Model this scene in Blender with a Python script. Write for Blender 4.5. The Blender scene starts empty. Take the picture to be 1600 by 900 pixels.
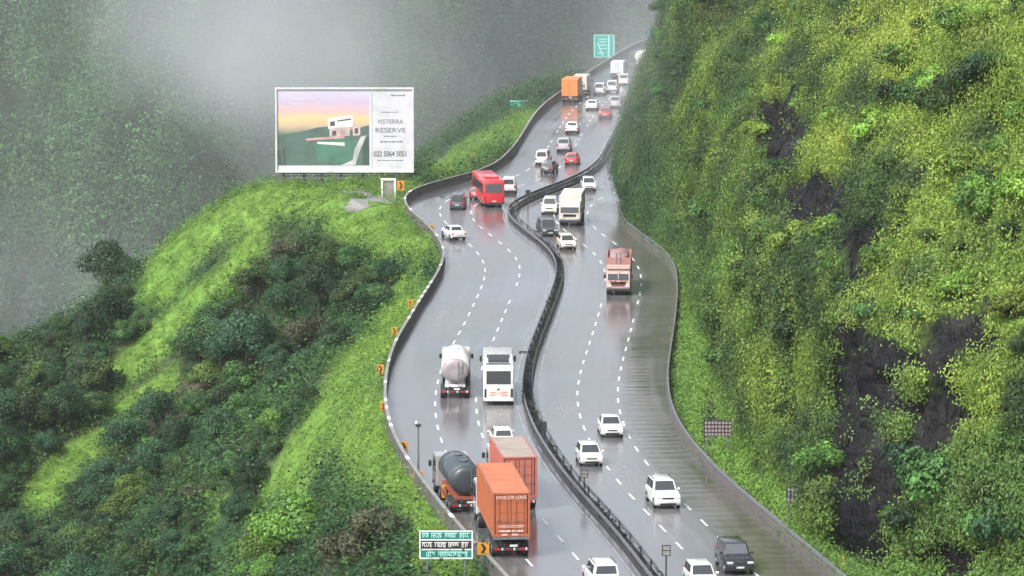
import bpy, bmesh, math, random
import numpy as np
from mathutils import Vector, Matrix

SC = bpy.context.scene
COL = SC.collection
R = math.radians
rng = np.random.default_rng(7)
random.seed(7)

# ------------------------------------------------------------------ camera, sky, sun, exposure
CAM_Z = 47.0
FPX = 6000.0                       # focal length in pixels of the 1600 px wide photograph
TILT = math.atan(710 / FPX)        # downward tilt; the horizon lies far above the frame
cam_d = bpy.data.cameras.new('camera'); cam = bpy.data.objects.new('camera', cam_d); COL.objects.link(cam)
cam_d.sensor_width = 36.0; cam_d.lens = 36.0 * FPX / 1600
cam_d.clip_start = 1.0; cam_d.clip_end = 6000
cam.location = (0, 0, CAM_Z); cam.rotation_euler = (math.pi / 2 - TILT, 0, 0)
SC.camera = cam
SC.render.engine = 'CYCLES'
SC.cycles.use_denoising = True
SC.cycles.max_bounces = 5; SC.cycles.diffuse_bounces = 2; SC.cycles.glossy_bounces = 2
SC.cycles.transmission_bounces = 3; SC.cycles.transparent_max_bounces = 6; SC.cycles.volume_bounces = 3
SC.cycles.caustics_reflective = False; SC.cycles.caustics_refractive = False
SC.cycles.use_adaptive_sampling = True; SC.cycles.adaptive_threshold = 0.02
SC.render.resolution_x = 1024; SC.render.resolution_y = 576

SUN_ELEV, SUN_AZ = R(48), R(222)
world = bpy.data.worlds.new('World'); SC.world = world; world.use_nodes = True
nt = world.node_tree; nt.nodes.clear()
sky = nt.nodes.new('ShaderNodeTexSky'); sky.sky_type = 'NISHITA'; sky.sun_disc = False
sky.sun_elevation = SUN_ELEV; sky.sun_rotation = SUN_AZ
sky.air_density = 1.0; sky.dust_density = 6.0; sky.ozone_density = 1.0; sky.altitude = 600
hsv = nt.nodes.new('ShaderNodeHueSaturation'); hsv.inputs['Saturation'].default_value = 0.48
bg = nt.nodes.new('ShaderNodeBackground'); bg.inputs['Strength'].default_value = 0.13
wo = nt.nodes.new('ShaderNodeOutputWorld')
nt.links.new(sky.outputs[0], hsv.inputs['Color']); nt.links.new(hsv.outputs[0], bg.inputs['Color'])
nt.links.new(bg.outputs[0], wo.inputs['Surface'])

sun_d = bpy.data.lights.new('sun', 'SUN'); sun_d.energy = 1.5; sun_d.angle = R(12); sun_d.color = (1.0, 0.985, 0.965)
sun = bpy.data.objects.new('sun', sun_d); COL.objects.link(sun)
sd = Vector((math.sin(SUN_AZ) * math.cos(SUN_ELEV), math.cos(SUN_AZ) * math.cos(SUN_ELEV), math.sin(SUN_ELEV)))
sun.rotation_euler = (-sd).to_track_quat('-Z', 'Y').to_euler()

SC.view_settings.view_transform = 'Standard'; SC.view_settings.look = 'None'
SC.view_settings.gamma = 1.0; SC.view_settings.use_curve_mapping = False
SC.view_settings.exposure = 1.08
HAZE_DENSITY = 0.00007

# ------------------------------------------------------------------ numbers: camera maths, noise
CT, ST = math.cos(TILT), math.sin(TILT)

def ray(px, py):
    """direction per metre of ground distance: (dx/dY, dz/dY)"""
    a = (px - 800) / FPX; b = (450 - py) / FPX
    y = CT + b * ST; z = -ST + b * CT
    return a / y, z / y

def project(X, Y, Z):
    d = Y * CT - (Z - CAM_Z) * ST
    u = Y * ST + (Z - CAM_Z) * CT
    return 800 + FPX * X / d, 450 - FPX * u / d

def sstep(a, b, x):
    t = np.clip((np.asarray(x, float) - a) / (b - a), 0, 1)
    return t * t * (3 - 2 * t)

def zroad(Y):
    return 6.5 * sstep(340, 600, Y)

def ground(px, py):
    a, b = ray(px, py)
    Y = CAM_Z / -b
    for _ in range(60):
        Y = 0.5 * Y + 0.5 * (CAM_Z - float(zroad(Y))) / -b
    return a * Y, Y, float(zroad(Y))

def at_depth(px, py, Y):
    a, b = ray(px, py)
    return a * Y, Y, CAM_Z + b * Y

_perm = rng.permutation(4096)
_val = rng.random(4096)
def vnoise(x, y, z=0.0):
    x, y, z = np.broadcast_arrays(np.asarray(x, float), np.asarray(y, float), np.asarray(z, float))
    xi, yi, zi = np.floor(x).astype(int), np.floor(y).astype(int), np.floor(z).astype(int)
    fx, fy, fz = x - xi, y - yi, z - zi
    fx, fy, fz = [f * f * (3 - 2 * f) for f in (fx, fy, fz)]
    def h(a, b, c):
        return _val[_perm[(_perm[(_perm[a & 4095] + b) & 4095] + c) & 4095]]
    out = 0
    for i in (0, 1):
        for j in (0, 1):
            for k in (0, 1):
                out = out + h(xi + i, yi + j, zi + k) * (fx if i else 1 - fx) * (fy if j else 1 - fy) * (fz if k else 1 - fz)
    return out * 2 - 1

def fbm(x, y, z=0.0, o=3):
    s, a, f = 0, 1.0, 1.0
    for _ in range(o):
        s = s + a * vnoise(np.asarray(x) * f + 11.3 * f, np.asarray(y) * f, np.asarray(z) * f); a *= .5; f *= 2.03
    return s / 1.75

# ------------------------------------------------------------------ road lines traced on the ground plane
def trace(pts, lo=120, hi=1000, sig=5.0):
    P = np.array([ground(*p) for p in pts])
    P = P[np.argsort(P[:, 1])]
    Y = np.arange(lo, hi, 1.0)
    X = np.interp(Y, P[:, 1], P[:, 0])
    m0 = (P[2, 0] - P[0, 0]) / (P[2, 1] - P[0, 1]); m1 = (P[-1, 0] - P[-3, 0]) / (P[-1, 1] - P[-3, 1])
    X = np.where(Y < P[0, 1], P[0, 0] + (Y - P[0, 1]) * m0, X)
    X = np.where(Y > P[-1, 1], P[-1, 0] + (Y - P[-1, 1]) * m1, X)
    k = np.exp(-0.5 * (np.arange(-20, 21) / sig) ** 2); k /= k.sum()
    Xp = np.concatenate([X[0] + (np.arange(-20, 0)) * (X[1] - X[0]), X, X[-1] + np.arange(1, 21) * (X[-1] - X[-2])])
    return Y, np.convolve(Xp, k, 'valid')

LEFT_PX = [(776, 900), (740, 862), (705, 822), (680, 790), (659, 762), (640, 735), (620, 700), (610, 672), (605, 640), (605, 610),
           (611, 575), (622, 545), (640, 515), (660, 480), (680, 450), (694, 425), (698, 405), (690, 385), (675, 367),
           (655, 350), (638, 335), (630, 322), (640, 308), (665, 299), (700, 291), (745, 280), (775, 268), (795, 250), (810, 232), (822, 212),
           (832, 195), (845, 178), (862, 163), (880, 150), (905, 133), (925, 118), (945, 105), (965, 92), (985, 80), (1012, 68)]
MED_PX = [(1015, 900), (992, 869), (967, 839), (937, 805), (902, 767), (867, 720), (845, 685), (830, 650), (823, 620), (825, 590),
          (831, 560), (844, 525), (858, 490), (871, 455), (877, 430), (874, 411), (860, 393), (838, 376), (818, 361), (801, 348),
          (795, 337), (798, 327), (822, 315), (852, 303), (886, 291), (912, 280), (932, 266), (945, 250), (953, 232), (968, 205), (990, 170), (1025, 130), (1080, 85)]
RIGHT_PX = [(1285, 900), (1245, 866), (1210, 835), (1170, 802), (1130, 768), (1095, 733), (1065, 699), (1046, 670), (1035, 640), (1031, 610),
            (1034, 575), (1040, 540), (1046, 500), (1050, 460), (1048, 430), (1038, 405), (1020, 390), (1000, 378), (980, 365), (964, 352), (959, 343), (958, 333), (962, 322)]
YS, XL = trace(LEFT_PX)
_, XM = trace(MED_PX)
_, XR0 = trace(RIGHT_PX)
MW = 0.58                                            # half width of the median strip
slope = np.gradient(XM, YS)
wid = np.sqrt(1 + slope ** 2)
w = sstep(455, 485, YS)
XR = XR0 * (1 - w) + (XM + 12.5 * wid) * w
k = np.exp(-0.5 * (np.arange(-12, 13) / 5) ** 2); k /= k.sum()
XR[12:-12] = np.convolve(XR, k, 'valid')
XML, XMR = XM - MW * wid, XM + MW * wid
def xl(Y): return np.interp(Y, YS, XL)
def xm(Y): return np.interp(Y, YS, XM)
def xml(Y): return np.interp(Y, YS, XML)
def xmr(Y): return np.interp(Y, YS, XMR)
def xr(Y): return np.interp(Y, YS, XR)

def fractions(pts, a, b):
    P = np.array([ground(*p) for p in pts]); P = P[np.argsort(P[:, 1])]
    f = (P[:, 0] - a(P[:, 1])) / (b(P[:, 1]) - a(P[:, 1]))
    g = np.interp(YS, P[:, 1], f)
    k = np.exp(-0.5 * (np.arange(-30, 31) / 9) ** 2); k /= k.sum()
    return np.convolve(np.pad(g, 30, 'edge'), k, 'valid')
LA = fractions([(824, 876), (698, 711), (691, 691), (686, 672), (681, 653), (680, 632), (684, 597), (712, 532), (719, 517), (736, 488),
                (746, 461), (752, 449), (758, 435), (760, 423), (757, 411), (748, 398), (734, 385), (687, 338), (689, 329)], xl, xml)
LB = fractions([(903, 873), (880, 847), (860, 825), (757, 692), (750, 671), (746, 653), (744, 629), (764, 550), (771, 532), (777, 518), (782, 503),
                (789, 489), (794, 475), (805, 449), (811, 436), (814, 424), (811, 412), (804, 397), (785, 385), (737, 338)], xl, xml)
RA = fractions([(1065, 856), (1040, 830), (1016, 807), (992, 783), (973, 760), (955, 738), (917, 680), (905, 643), (903, 625), (902, 608),
                (909, 576), (914, 558), (920, 543), (924, 528), (933, 497), (938, 483), (943, 460)], xmr, xr)
RB = fractions([(1138, 855), (1115, 830), (1088, 807), (1067, 783), (1025, 742), (1007, 721), (993, 700), (982, 678), (969, 645), (966, 627), (965, 609),
                (967, 593), (970, 577), (974, 561), (978, 545), (983, 529), (985, 516), (989, 503), (993, 485), (996, 472), (1001, 454), (1003, 440), (1002, 428), (994, 413)], xmr, xr)

# ------------------------------------------------------------------ materials
def new_mat(name):
    m = bpy.data.materials.new(name); m.use_nodes = True
    return m, m.node_tree, m.node_tree.nodes, m.node_tree.links, m.node_tree.nodes['Principled BSDF']

_mats = {}
def paint(name, col, rough=0.35, metal=0.0, coat=0.0, dirt=0.15, spec=0.5, bump=0.0, scale=3.0):
    """plain surface with uneven tone and gloss"""
    if name in _mats: return _mats[name]
    m, t, n, l, b = new_mat(name)
    tc = n.new('ShaderNodeTexCoord'); no = n.new('ShaderNodeTexNoise'); no.inputs['Scale'].default_value = scale; no.inputs['Detail'].default_value = 5
    l.new(tc.outputs['Object'], no.inputs['Vector'])
    mx = n.new('ShaderNodeMix'); mx.data_type = 'RGBA'
    d = [c * (1 - 0.55) + 0.03 for c in col]
    mx.inputs['A'].default_value = (*col, 1); mx.inputs['B'].default_value = (*d, 1)
    mr = n.new('ShaderNodeMapRange'); mr.inputs['From Min'].default_value = 0.45; mr.inputs['From Max'].default_value = 0.8; mr.inputs['To Max'].default_value = dirt * 2
    l.new(no.outputs['Fac'], mr.inputs['Value']); l.new(mr.outputs[0], mx.inputs['Factor']); l.new(mx.outputs['Result'], b.inputs['Base Color'])
    r2 = n.new('ShaderNodeMapRange'); r2.inputs['To Min'].default_value = max(0.02, rough - .12); r2.inputs['To Max'].default_value = min(1, rough + .2)
    l.new(no.outputs['Fac'], r2.inputs['Value']); l.new(r2.outputs[0], b.inputs['Roughness'])
    b.inputs['Metallic'].default_value = metal; b.inputs['Coat Weight'].default_value = coat; b.inputs['Coat Roughness'].default_value = .08
    b.inputs['Specular IOR Level'].default_value = spec
    if bump:
        bp = n.new('ShaderNodeBump'); bp.inputs['Strength'].default_value = bump; bp.inputs['Distance'].default_value = .03
        n2 = n.new('ShaderNodeTexNoise'); n2.inputs['Scale'].default_value = scale * 6; l.new(tc.outputs['Object'], n2.inputs['Vector'])
        l.new(n2.outputs['Fac'], bp.inputs['Height']); l.new(bp.outputs[0], b.inputs['Normal'])
    _mats[name] = m
    return m

def leaf_mat(name, vary=0.35, rough=0.5):
    m, t, n, l, b = new_mat(name)
    at = n.new('ShaderNodeAttribute'); at.attribute_name = 'tint'
    oi = n.new('ShaderNodeObjectInfo')
    hs = n.new('ShaderNodeHueSaturation')
    mr = n.new('ShaderNodeMapRange'); mr.inputs['To Min'].default_value = 1 - vary; mr.inputs['To Max'].default_value = 1 + vary
    mh = n.new('ShaderNodeMapRange'); mh.inputs['To Min'].default_value = .475; mh.inputs['To Max'].default_value = .515
    l.new(oi.outputs['Random'], mr.inputs['Value']); l.new(mr.outputs[0], hs.inputs['Value'])
    l.new(oi.outputs['Random'], mh.inputs['Value']); l.new(mh.outputs[0], hs.inputs['Hue'])
    l.new(at.outputs['Color'], hs.inputs['Color']); l.new(hs.outputs[0], b.inputs['Base Color'])
    b.inputs['Roughness'].default_value = rough; b.inputs['Specular IOR Level'].default_value = .35
    tr = n.new('ShaderNodeBsdfTranslucent'); l.new(hs.outputs[0], tr.inputs['Color'])
    mx = n.new('ShaderNodeMixShader'); mx.inputs[0].default_value = .3
    l.new(b.outputs[0], mx.inputs[1]); l.new(tr.outputs[0], mx.inputs[2])
    l.new(mx.outputs[0], n['Material Output'].inputs['Surface'])
    return m
M_LEAF = leaf_mat('leaf'); M_COVER = leaf_mat('cover_leaf', vary=0.0)

def soil_mat(name, rock=False):
    m, t, n, l, b = new_mat(name)
    at = n.new('ShaderNodeAttribute'); at.attribute_name = 'tint'
    ge = n.new('ShaderNodeNewGeometry')
    mp = n.new('ShaderNodeMapping'); mp.inputs['Scale'].default_value = (1, 1, .35) if rock else (1, 1, 1)
    l.new(ge.outputs['Position'], mp.inputs['Vector'])
    no = n.new('ShaderNodeTexNoise'); no.inputs['Scale'].default_value = .9; no.inputs['Detail'].default_value = 8; no.inputs['Roughness'].default_value = .65
    l.new(mp.outputs[0], no.inputs['Vector'])
    mr = n.new('ShaderNodeMapRange'); mr.inputs['From Min'].default_value = .3; mr.inputs['From Max'].default_value = .7; mr.inputs['To Min'].default_value = .55; mr.inputs['To Max'].default_value = 1.5
    l.new(no.outputs['Fac'], mr.inputs['Value'])
    mu = n.new('ShaderNodeVectorMath'); mu.operation = 'SCALE'; l.new(at.outputs['Color'], mu.inputs[0]); l.new(mr.outputs[0], mu.inputs['Scale'])
    l.new(mu.outputs[0], b.inputs['Base Color']); b.inputs['Roughness'].default_value = .8; b.inputs['Specular IOR Level'].default_value = .15
    bp = n.new('ShaderNodeBump'); bp.inputs['Strength'].default_value = 1.0; bp.inputs['Distance'].default_value = 1.2 if rock else .5
    l.new(no.outputs['Fac'], bp.inputs['Height']); l.new(bp.outputs[0], b.inputs['Normal'])
    if rock:                                            # joints and vertical fractures
        m3 = n.new('ShaderNodeMapping'); m3.inputs['Scale'].default_value = (1.2, 1.2, .22); l.new(ge.outputs['Position'], m3.inputs['Vector'])
        vo = n.new('ShaderNodeTexVoronoi'); vo.feature = 'DISTANCE_TO_EDGE'; vo.inputs['Scale'].default_value = 1.3; l.new(m3.outputs[0], vo.inputs['Vector'])
        vc = n.new('ShaderNodeTexVoronoi'); vc.inputs['Scale'].default_value = 1.3; l.new(m3.outputs[0], vc.inputs['Vector'])
        ck = n.new('ShaderNodeMapRange'); ck.inputs['From Max'].default_value = .12; l.new(vo.outputs['Distance'], ck.inputs['Value'])
        b3 = n.new('ShaderNodeBump'); b3.inputs['Strength'].default_value = .6; b3.inputs['Distance'].default_value = .6; l.new(ck.outputs[0], b3.inputs['Height']); l.new(bp.outputs[0], b3.inputs['Normal'])
        b4 = n.new('ShaderNodeBump'); b4.inputs['Strength'].default_value = .4; b4.inputs['Distance'].default_value = 1.2
        sx = n.new('ShaderNodeSeparateColor'); l.new(vc.outputs['Color'], sx.inputs[0]); l.new(sx.outputs[0], b4.inputs['Height']); l.new(b3.outputs[0], b4.inputs['Normal']); l.new(b4.outputs[0], b.inputs['Normal'])
        r3 = n.new('ShaderNodeMapRange'); r3.inputs['To Min'].default_value = .35; r3.inputs['To Max'].default_value = .9; l.new(sx.outputs[1], r3.inputs['Value']); l.new(r3.outputs[0], b.inputs['Roughness'])
    return m
M_SOIL = soil_mat('soil'); M_ROCK = soil_mat('rock', True)

def road_mat(name, base, brown, ripple=False):
    m, t, n, l, b = new_mat(name)
    uv = n.new('ShaderNodeUVMap'); uv.uv_map = 'UVMap'
    def noise(sx, sy, sc, det=4):
        mp = n.new('ShaderNodeMapping'); mp.inputs['Scale'].default_value = (sx, sy, 1); l.new(uv.outputs[0], mp.inputs['Vector'])
        no = n.new('ShaderNodeTexNoise'); no.inputs['Scale'].default_value = sc; no.inputs['Detail'].default_value = det; l.new(mp.outputs[0], no.inputs['Vector'])
        return no.outputs['Fac']
    streak = noise(1.1, .02, 1.0)           # wheel tracks along the lanes
    patch = noise(.12, .05, 1.0)
    fine = noise(1, 1, 3.0, 6)
    mx = n.new('ShaderNodeMix'); mx.data_type = 'RGBA'; mx.inputs['A'].default_value = (*base, 1); mx.inputs['B'].default_value = (*brown, 1)
    add = n.new('ShaderNodeMath'); add.operation = 'MULTIPLY_ADD'; l.new(streak, add.inputs[0]); add.inputs[1].default_value = .6; l.new(patch, add.inputs[2])
    mr = n.new('ShaderNodeMapRange'); mr.inputs['From Min'].default_value = .6; mr.inputs['From Max'].default_value = 1.05; l.new(add.outputs[0], mr.inputs['Value'])
    l.new(mr.outputs[0], mx.inputs['Factor']); l.new(mx.outputs['Result'], b.inputs['Base Color'])
    rr = n.new('ShaderNodeMapRange'); rr.inputs['From Min'].default_value = .55; rr.inputs['From Max'].default_value = 1.1
    rr.inputs['To Min'].default_value = .06; rr.inputs['To Max'].default_value = .30
    l.new(add.outputs[0], rr.inputs['Value']); l.new(rr.outputs[0], b.inputs['Roughness'])
    b.inputs['Specular IOR Level'].default_value = .85
    bp = n.new('ShaderNodeBump'); bp.inputs['Strength'].default_value = .06; bp.inputs['Distance'].default_value = .02
    l.new(fine, bp.inputs['Height'])
    if ripple:
        mp = n.new('ShaderNodeMapping'); l.new(uv.outputs[0], mp.inputs['Vector']); mp.inputs['Scale'].default_value = (.22, 1, 1)
        wv = n.new('ShaderNodeTexWave'); wv.bands_direction = 'Y'; wv.inputs['Scale'].default_value = .14; wv.inputs['Distortion'].default_value = 14; wv.inputs['Detail'].default_value = 4
        wv.inputs['Detail Scale'].default_value = .8
        l.new(mp.outputs[0], wv.inputs['Vector'])
        b2 = n.new('ShaderNodeMix'); b2.data_type = 'RGBA'; l.new(mx.outputs['Result'], b2.inputs['A']); b2.inputs['B'].default_value = (.20, .20, .19, 1)
        w2 = n.new('ShaderNodeMapRange'); w2.inputs['From Min'].default_value = .55; w2.inputs['From Max'].default_value = .95; w2.inputs['To Max'].default_value = .32
        l.new(wv.outputs['Fac'], w2.inputs['Value'])
        wm = n.new('ShaderNodeMath'); wm.operation = 'MULTIPLY'; l.new(w2.outputs[0], wm.inputs[0]); pm = n.new('ShaderNodeMapRange'); pm.inputs['From Min'].default_value = .3; pm.inputs['From Max'].default_value = .55; l.new(noise(.35, .12, 1.0), pm.inputs['Value']); l.new(pm.outputs[0], wm.inputs[1]); l.new(wm.outputs[0], b2.inputs['Factor']); l.new(b2.outputs['Result'], b.inputs['Base Color'])
        bw = n.new('ShaderNodeBump'); bw.inputs['Strength'].default_value = .16; bw.inputs['Distance'].default_value = .05
        l.new(wv.outputs['Fac'], bw.inputs['Height']); l.new(bp.outputs[0], bw.inputs['Normal']); l.new(bw.outputs[0], b.inputs['Normal'])
    else:
        l.new(bp.outputs[0], b.inputs['Normal'])
    return m
M_ROAD = road_mat('wet_asphalt', (.080, .078, .082), (.20, .195, .195))
M_SHOULDER = road_mat('wet_shoulder', (.090, .082, .074), (.135, .118, .100), True)
M_LINE = paint('line_paint', (.72, .72, .70), .4, dirt=.3, scale=1.5)
M_CONC = paint('parapet_concrete', (.125, .118, .112), .6, dirt=.5, bump=.4, scale=.6)
M_WHITE = paint('white_paint', (.74, .74, .73), .3, dirt=.12)
M_GREYC = paint('pale_concrete', (.27, .265, .255), .6, dirt=.4, bump=.3, scale=.7)
M_STEEL = paint('galvanised', (.24, .25, .27), .42, metal=.5, dirt=.5)
M_DARKST = paint('dark_steel', (.05, .052, .058), .5, metal=.3, dirt=.2)
M_BLACK = paint('black_rubber', (.018, .018, .02), .6, dirt=.2)
M_DARK = paint('dark_chassis', (.03, .03, .034), .5, dirt=.3)
M_GLASS = paint('dark_glass', (.045, .05, .056), .08, dirt=.05, spec=.7)
M_GLASSG = paint('grey_glass', (.10, .11, .125), .08, dirt=.05, spec=.8)
M_RED = paint('tail_red', (.45, .02, .02), .25)
M_AMBER = paint('amber_lens', (.75, .28, .03), .25)
M_HEAD = paint('headlight_lens', (.62, .64, .66), .12, spec=.8)
M_CHROME = paint('rim_metal', (.45, .45, .47), .3, metal=.7)
M_PLATE = paint('plate_white', (.7, .7, .66), .4)
M_ORANGE = paint('sign_orange', (.66, .29, .04), .4, dirt=.1)
M_SIGNBLK = paint('sign_black', (.02, .02, .02), .4)
M_TEAL = paint('sign_teal', (.02, .36, .30), .35, dirt=.1)
M_GREENS = paint('sign_green', (.015, .20, .15), .35, dirt=.1)
M_BARK = paint('bark', (.10, .075, .055), .8, dirt=.4)

# ------------------------------------------------------------------ mesh helpers
class MB:
    def __init__(s): s.v = []; s.f = []; s.m = []; s.mats = []
    def mi(s, mat):
        if mat not in s.mats: s.mats.append(mat)
        return s.mats.index(mat)
    def add(s, vs, fs, mat):
        o = len(s.v); i = s.mi(mat); s.v += [tuple(map(float, p)) for p in vs]
        for f in fs: s.f.append([o + q for q in f]); s.m.append(i)
        return s
    def box(s, c, d, mat, rz=0.0):
        x, y, z = [q / 2 for q in d]; vs = []
        cs, sn = math.cos(rz), math.sin(rz)
        for dz in (-z, z):
            for dx, dy in ((-x, -y), (x, -y), (x, y), (-x, y)):
                vs.append((c[0] + dx * cs - dy * sn, c[1] + dx * sn + dy * cs, c[2] + dz))
        return s.add(vs, [(3, 2, 1, 0), (4, 5, 6, 7), (0, 1, 5, 4), (1, 2, 6, 5), (2, 3, 7, 6), (3, 0, 4, 7)], mat)
    def hexa(s, vs, mat):
        return s.add(vs, [(3, 2, 1, 0), (4, 5, 6, 7), (0, 1, 5, 4), (1, 2, 6, 5), (2, 3, 7, 6), (3, 0, 4, 7)], mat)
    def prism(s, prof, hw, mat, x0=0.0):
        n = len(prof)
        vs = [(x0 - hw, y, z) for y, z in prof] + [(x0 + hw, y, z) for y, z in prof]
        fs = [tuple(range(n)), tuple(range(2 * n - 1, n - 1, -1))] + [((i + 1) % n, i, n + i, n + (i + 1) % n) for i in range(n)]
        return s.add(vs, fs, mat)
    def cyl(s, p0, p1, r0, mat, r1=None, n=12, caps=True):
        r1 = r0 if r1 is None else r1
        p0, p1 = Vector(p0), Vector(p1); d = (p1 - p0).normalized()
        u = d.orthogonal().normalized(); w = d.cross(u)
        vs = [p + (u * math.cos(2 * math.pi * i / n) + w * math.sin(2 * math.pi * i / n)) * r for p, r in ((p0, r0), (p1, r1)) for i in range(n)]
        fs = [(i, (i + 1) % n, n + (i + 1) % n, n + i) for i in range(n)]
        if caps: fs += [tuple(range(n - 1, -1, -1)), tuple(range(n, 2 * n))]
        return s.add(vs, fs, mat)
    def loft(s, rings, mat, caps=True):
        n = len(rings[0]); vs = [p for r in rings for p in r]; fs = []
        for k in range(len(rings) - 1):
            for i in range(n):
                j = (i + 1) % n
                fs.append((k * n + i, k * n + j, (k + 1) * n + j, (k + 1) * n + i))
        if caps: fs += [tuple(range(n - 1, -1, -1)), tuple(range((len(rings) - 1) * n, len(rings) * n))]
        return s.add(vs, fs, mat)
    def panel(s, q, mat, off=.012, th=.012, inset=0.0, su=(0, 1), sv=(0, 1)):
        """thin pane on the quad q (4 points, counter-clockwise seen from outside); su, sv: the span of it used"""
        a, b, c, d = [Vector(p) for p in q]
        nrm = (b - a).cross(d - a).normalized()
        def pt(u, v): return (a * (1 - u) + b * u) * (1 - v) + (d * (1 - u) + c * u) * v
        u0, u1 = su[0] + inset * (su[1] - su[0]), su[1] - inset * (su[1] - su[0]); v0, v1 = sv[0] + inset * (sv[1] - sv[0]), sv[1] - inset * (sv[1] - sv[0])
        qs = [pt(u0, v0), pt(u1, v0), pt(u1, v1), pt(u0, v1)]
        return s.hexa([p + nrm * (off - th) for p in qs] + [p + nrm * off for p in qs], mat)
    def build(s, name, parent=None, bevel=0.0, seg=2, smooth=False, fix=False):
        me = bpy.data.meshes.new(name); me.from_pydata(s.v, [], s.f)
        for m in s.mats: me.materials.append(m)
        me.polygons.foreach_set('material_index', s.m)
        bm = bmesh.new(); bm.from_mesh(me)
        bmesh.ops.recalc_face_normals(bm, faces=bm.faces)
        if bevel:
            es = [e for e in bm.edges if len(e.link_faces) == 2 and e.calc_face_angle(0) > R(25)]
            bmesh.ops.bevel(bm, geom=es, offset=bevel, segments=seg, profile=.5, affect='EDGES', clamp_overlap=True)
        bm.to_mesh(me); bm.free()
        if smooth: me.polygons.foreach_set('use_smooth', [True] * len(me.polygons))
        o = bpy.data.objects.new(name, me); COL.objects.link(o)
        if parent: o.parent = parent
        return o

def tag(o, label=None, cat=None, group=None, kind=None):
    if label: o['label'] = label
    if cat: o['category'] = cat
    if group: o['group'] = group
    if kind: o['kind'] = kind
    return o

def empty(name, loc, label, cat, group=None, rz=0.0, mat=None):
    o = bpy.data.objects.new(name, None); COL.objects.link(o); o.empty_display_size = .5
    if mat is not None: o.matrix_world = mat
    else: o.location = loc; o.rotation_euler = (0, 0, rz)
    return tag(o, label, cat, group)

def np_mesh(name, V, F, mats, tint=None, smooth=False, uv=None):
    me = bpy.data.meshes.new(name); V = np.asarray(V, np.float32); F = np.asarray(F, np.int32)
    me.vertices.add(len(V)); me.vertices.foreach_set('co', V.ravel())
    k = F.shape[1]; me.loops.add(F.size); me.loops.foreach_set('vertex_index', F.ravel())
    me.polygons.add(len(F)); me.polygons.foreach_set('loop_start', np.arange(0, F.size, k, dtype=np.int32))
    for m in mats: me.materials.append(m)
    if tint is not None:
        c = me.color_attributes.new('tint', 'FLOAT_COLOR', 'POINT')
        c.data.foreach_set('color', np.concatenate([np.asarray(tint, np.float32), np.ones((len(V), 1), np.float32)], 1).ravel())
    if uv is not None:
        l = me.uv_layers.new(name='UVMap'); l.data.foreach_set('uv', np.asarray(uv, np.float32)[F.ravel()].ravel())
    me.update(calc_edges=True)
    if smooth: me.polygons.foreach_set('use_smooth', np.ones(len(F), bool))
    me.validate()
    return me

def np_obj(name, *a, parent=None, **k):
    o = bpy.data.objects.new(name, np_mesh(name, *a, **k)); COL.objects.link(o); o.parent = parent
    return o

def grid_faces(nr, nc):
    i = np.arange(nr - 1)[:, None] * nc + np.arange(nc - 1)[None, :]
    return np.stack([i, i + 1, i + nc + 1, i + nc], -1).reshape(-1, 4)

def leaf_geo(C, size, aspect=.5, up=0.0, face=None, loose=.55):
    """diamond leaves around the centres C, turned roughly towards face: returns V (4N,3)"""
    N = len(C)
    nn = rng.normal(size=(N, 3)) * loose + (0 if face is None else face); nn /= np.linalg.norm(nn, axis=1)[:, None] + 1e-9
    u = rng.normal(size=(N, 3)); u[:, 2] += up; u -= nn * np.sum(u * nn, 1)[:, None]; u /= np.linalg.norm(u, axis=1)[:, None] + 1e-9
    v = np.cross(nn, u)
    size = np.broadcast_to(size, (N,))[:, None]
    a, b = u * size * .5, v * size * .5 * aspect
    return np.stack([C - a, C + b - a * .1, C + a, C - b - a * .1], 1).reshape(-1, 3)

def leaf_faces(N): return np.arange(4 * N).reshape(N, 4)

def mix(a, b, t):
    a, b = np.asarray(a, float), np.asarray(b, float); t = np.asarray(t)[..., None]
    return a * (1 - t) + b * t

def text_mesh(txt, size, mat, depth=.006):
    c = bpy.data.curves.new('lettering', 'FONT'); c.body = txt; c.size = size; c.extrude = depth; c.align_x = 'CENTER'; c.align_y = 'CENTER'
    o = bpy.data.objects.new('lettering', c); COL.objects.link(o)
    me = bpy.data.meshes.new_from_object(o.evaluated_get(bpy.context.evaluated_depsgraph_get()))
    bpy.data.objects.remove(o); bpy.data.curves.remove(c)
    me.materials.clear(); me.materials.append(mat)
    return me

def text_part(txt, size, mat, parent, loc, width=None, rot=(math.pi / 2, 0, 0), name='lettering'):
    me = text_mesh(txt, size, mat); me.name = name
    o = bpy.data.objects.new(name, me); COL.objects.link(o); o.parent = parent; o.location = loc; o.rotation_euler = rot
    if width:
        xs = [v.co.x for v in me.vertices]; o.scale.x = width / (max(xs) - min(xs))
    return o

# ------------------------------------------------------------------ road, markings
def sheet(name, fa, fb, y0, y1, mat, dz, ncol=9, step=2.0):
    Y = np.arange(y0, y1, step); t = np.linspace(0, 1, ncol)
    A, B = fa(Y), fb(Y); X = A[:, None] * (1 - t) + B[:, None] * t
    YY = np.repeat(Y[:, None], ncol, 1)
    V = np.stack([X, YY, zroad(YY) + dz], -1).reshape(-1, 3)
    uv = np.stack([X - xm(YY), YY], -1).reshape(-1, 2)
    o = np_obj(name, V, grid_faces(len(Y), ncol), [mat], smooth=True, uv=uv)
    return tag(o, kind='structure')
Y_NEAR, Y_FAR = 130, 900
sheet('road', lambda Y: xl(Y) - .35, lambda Y: xr(Y) + .5, Y_NEAR, Y_FAR, M_ROAD, 0, 13)
def shoulder_in(Y):
    return xmr(Y) + (np.interp(Y, YS, RB) + .035) * (xr(Y) - xmr(Y))
sheet('paved_shoulder', shoulder_in, lambda Y: xr(Y) + .45, Y_NEAR, 462, M_SHOULDER, .004, 7)

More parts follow.
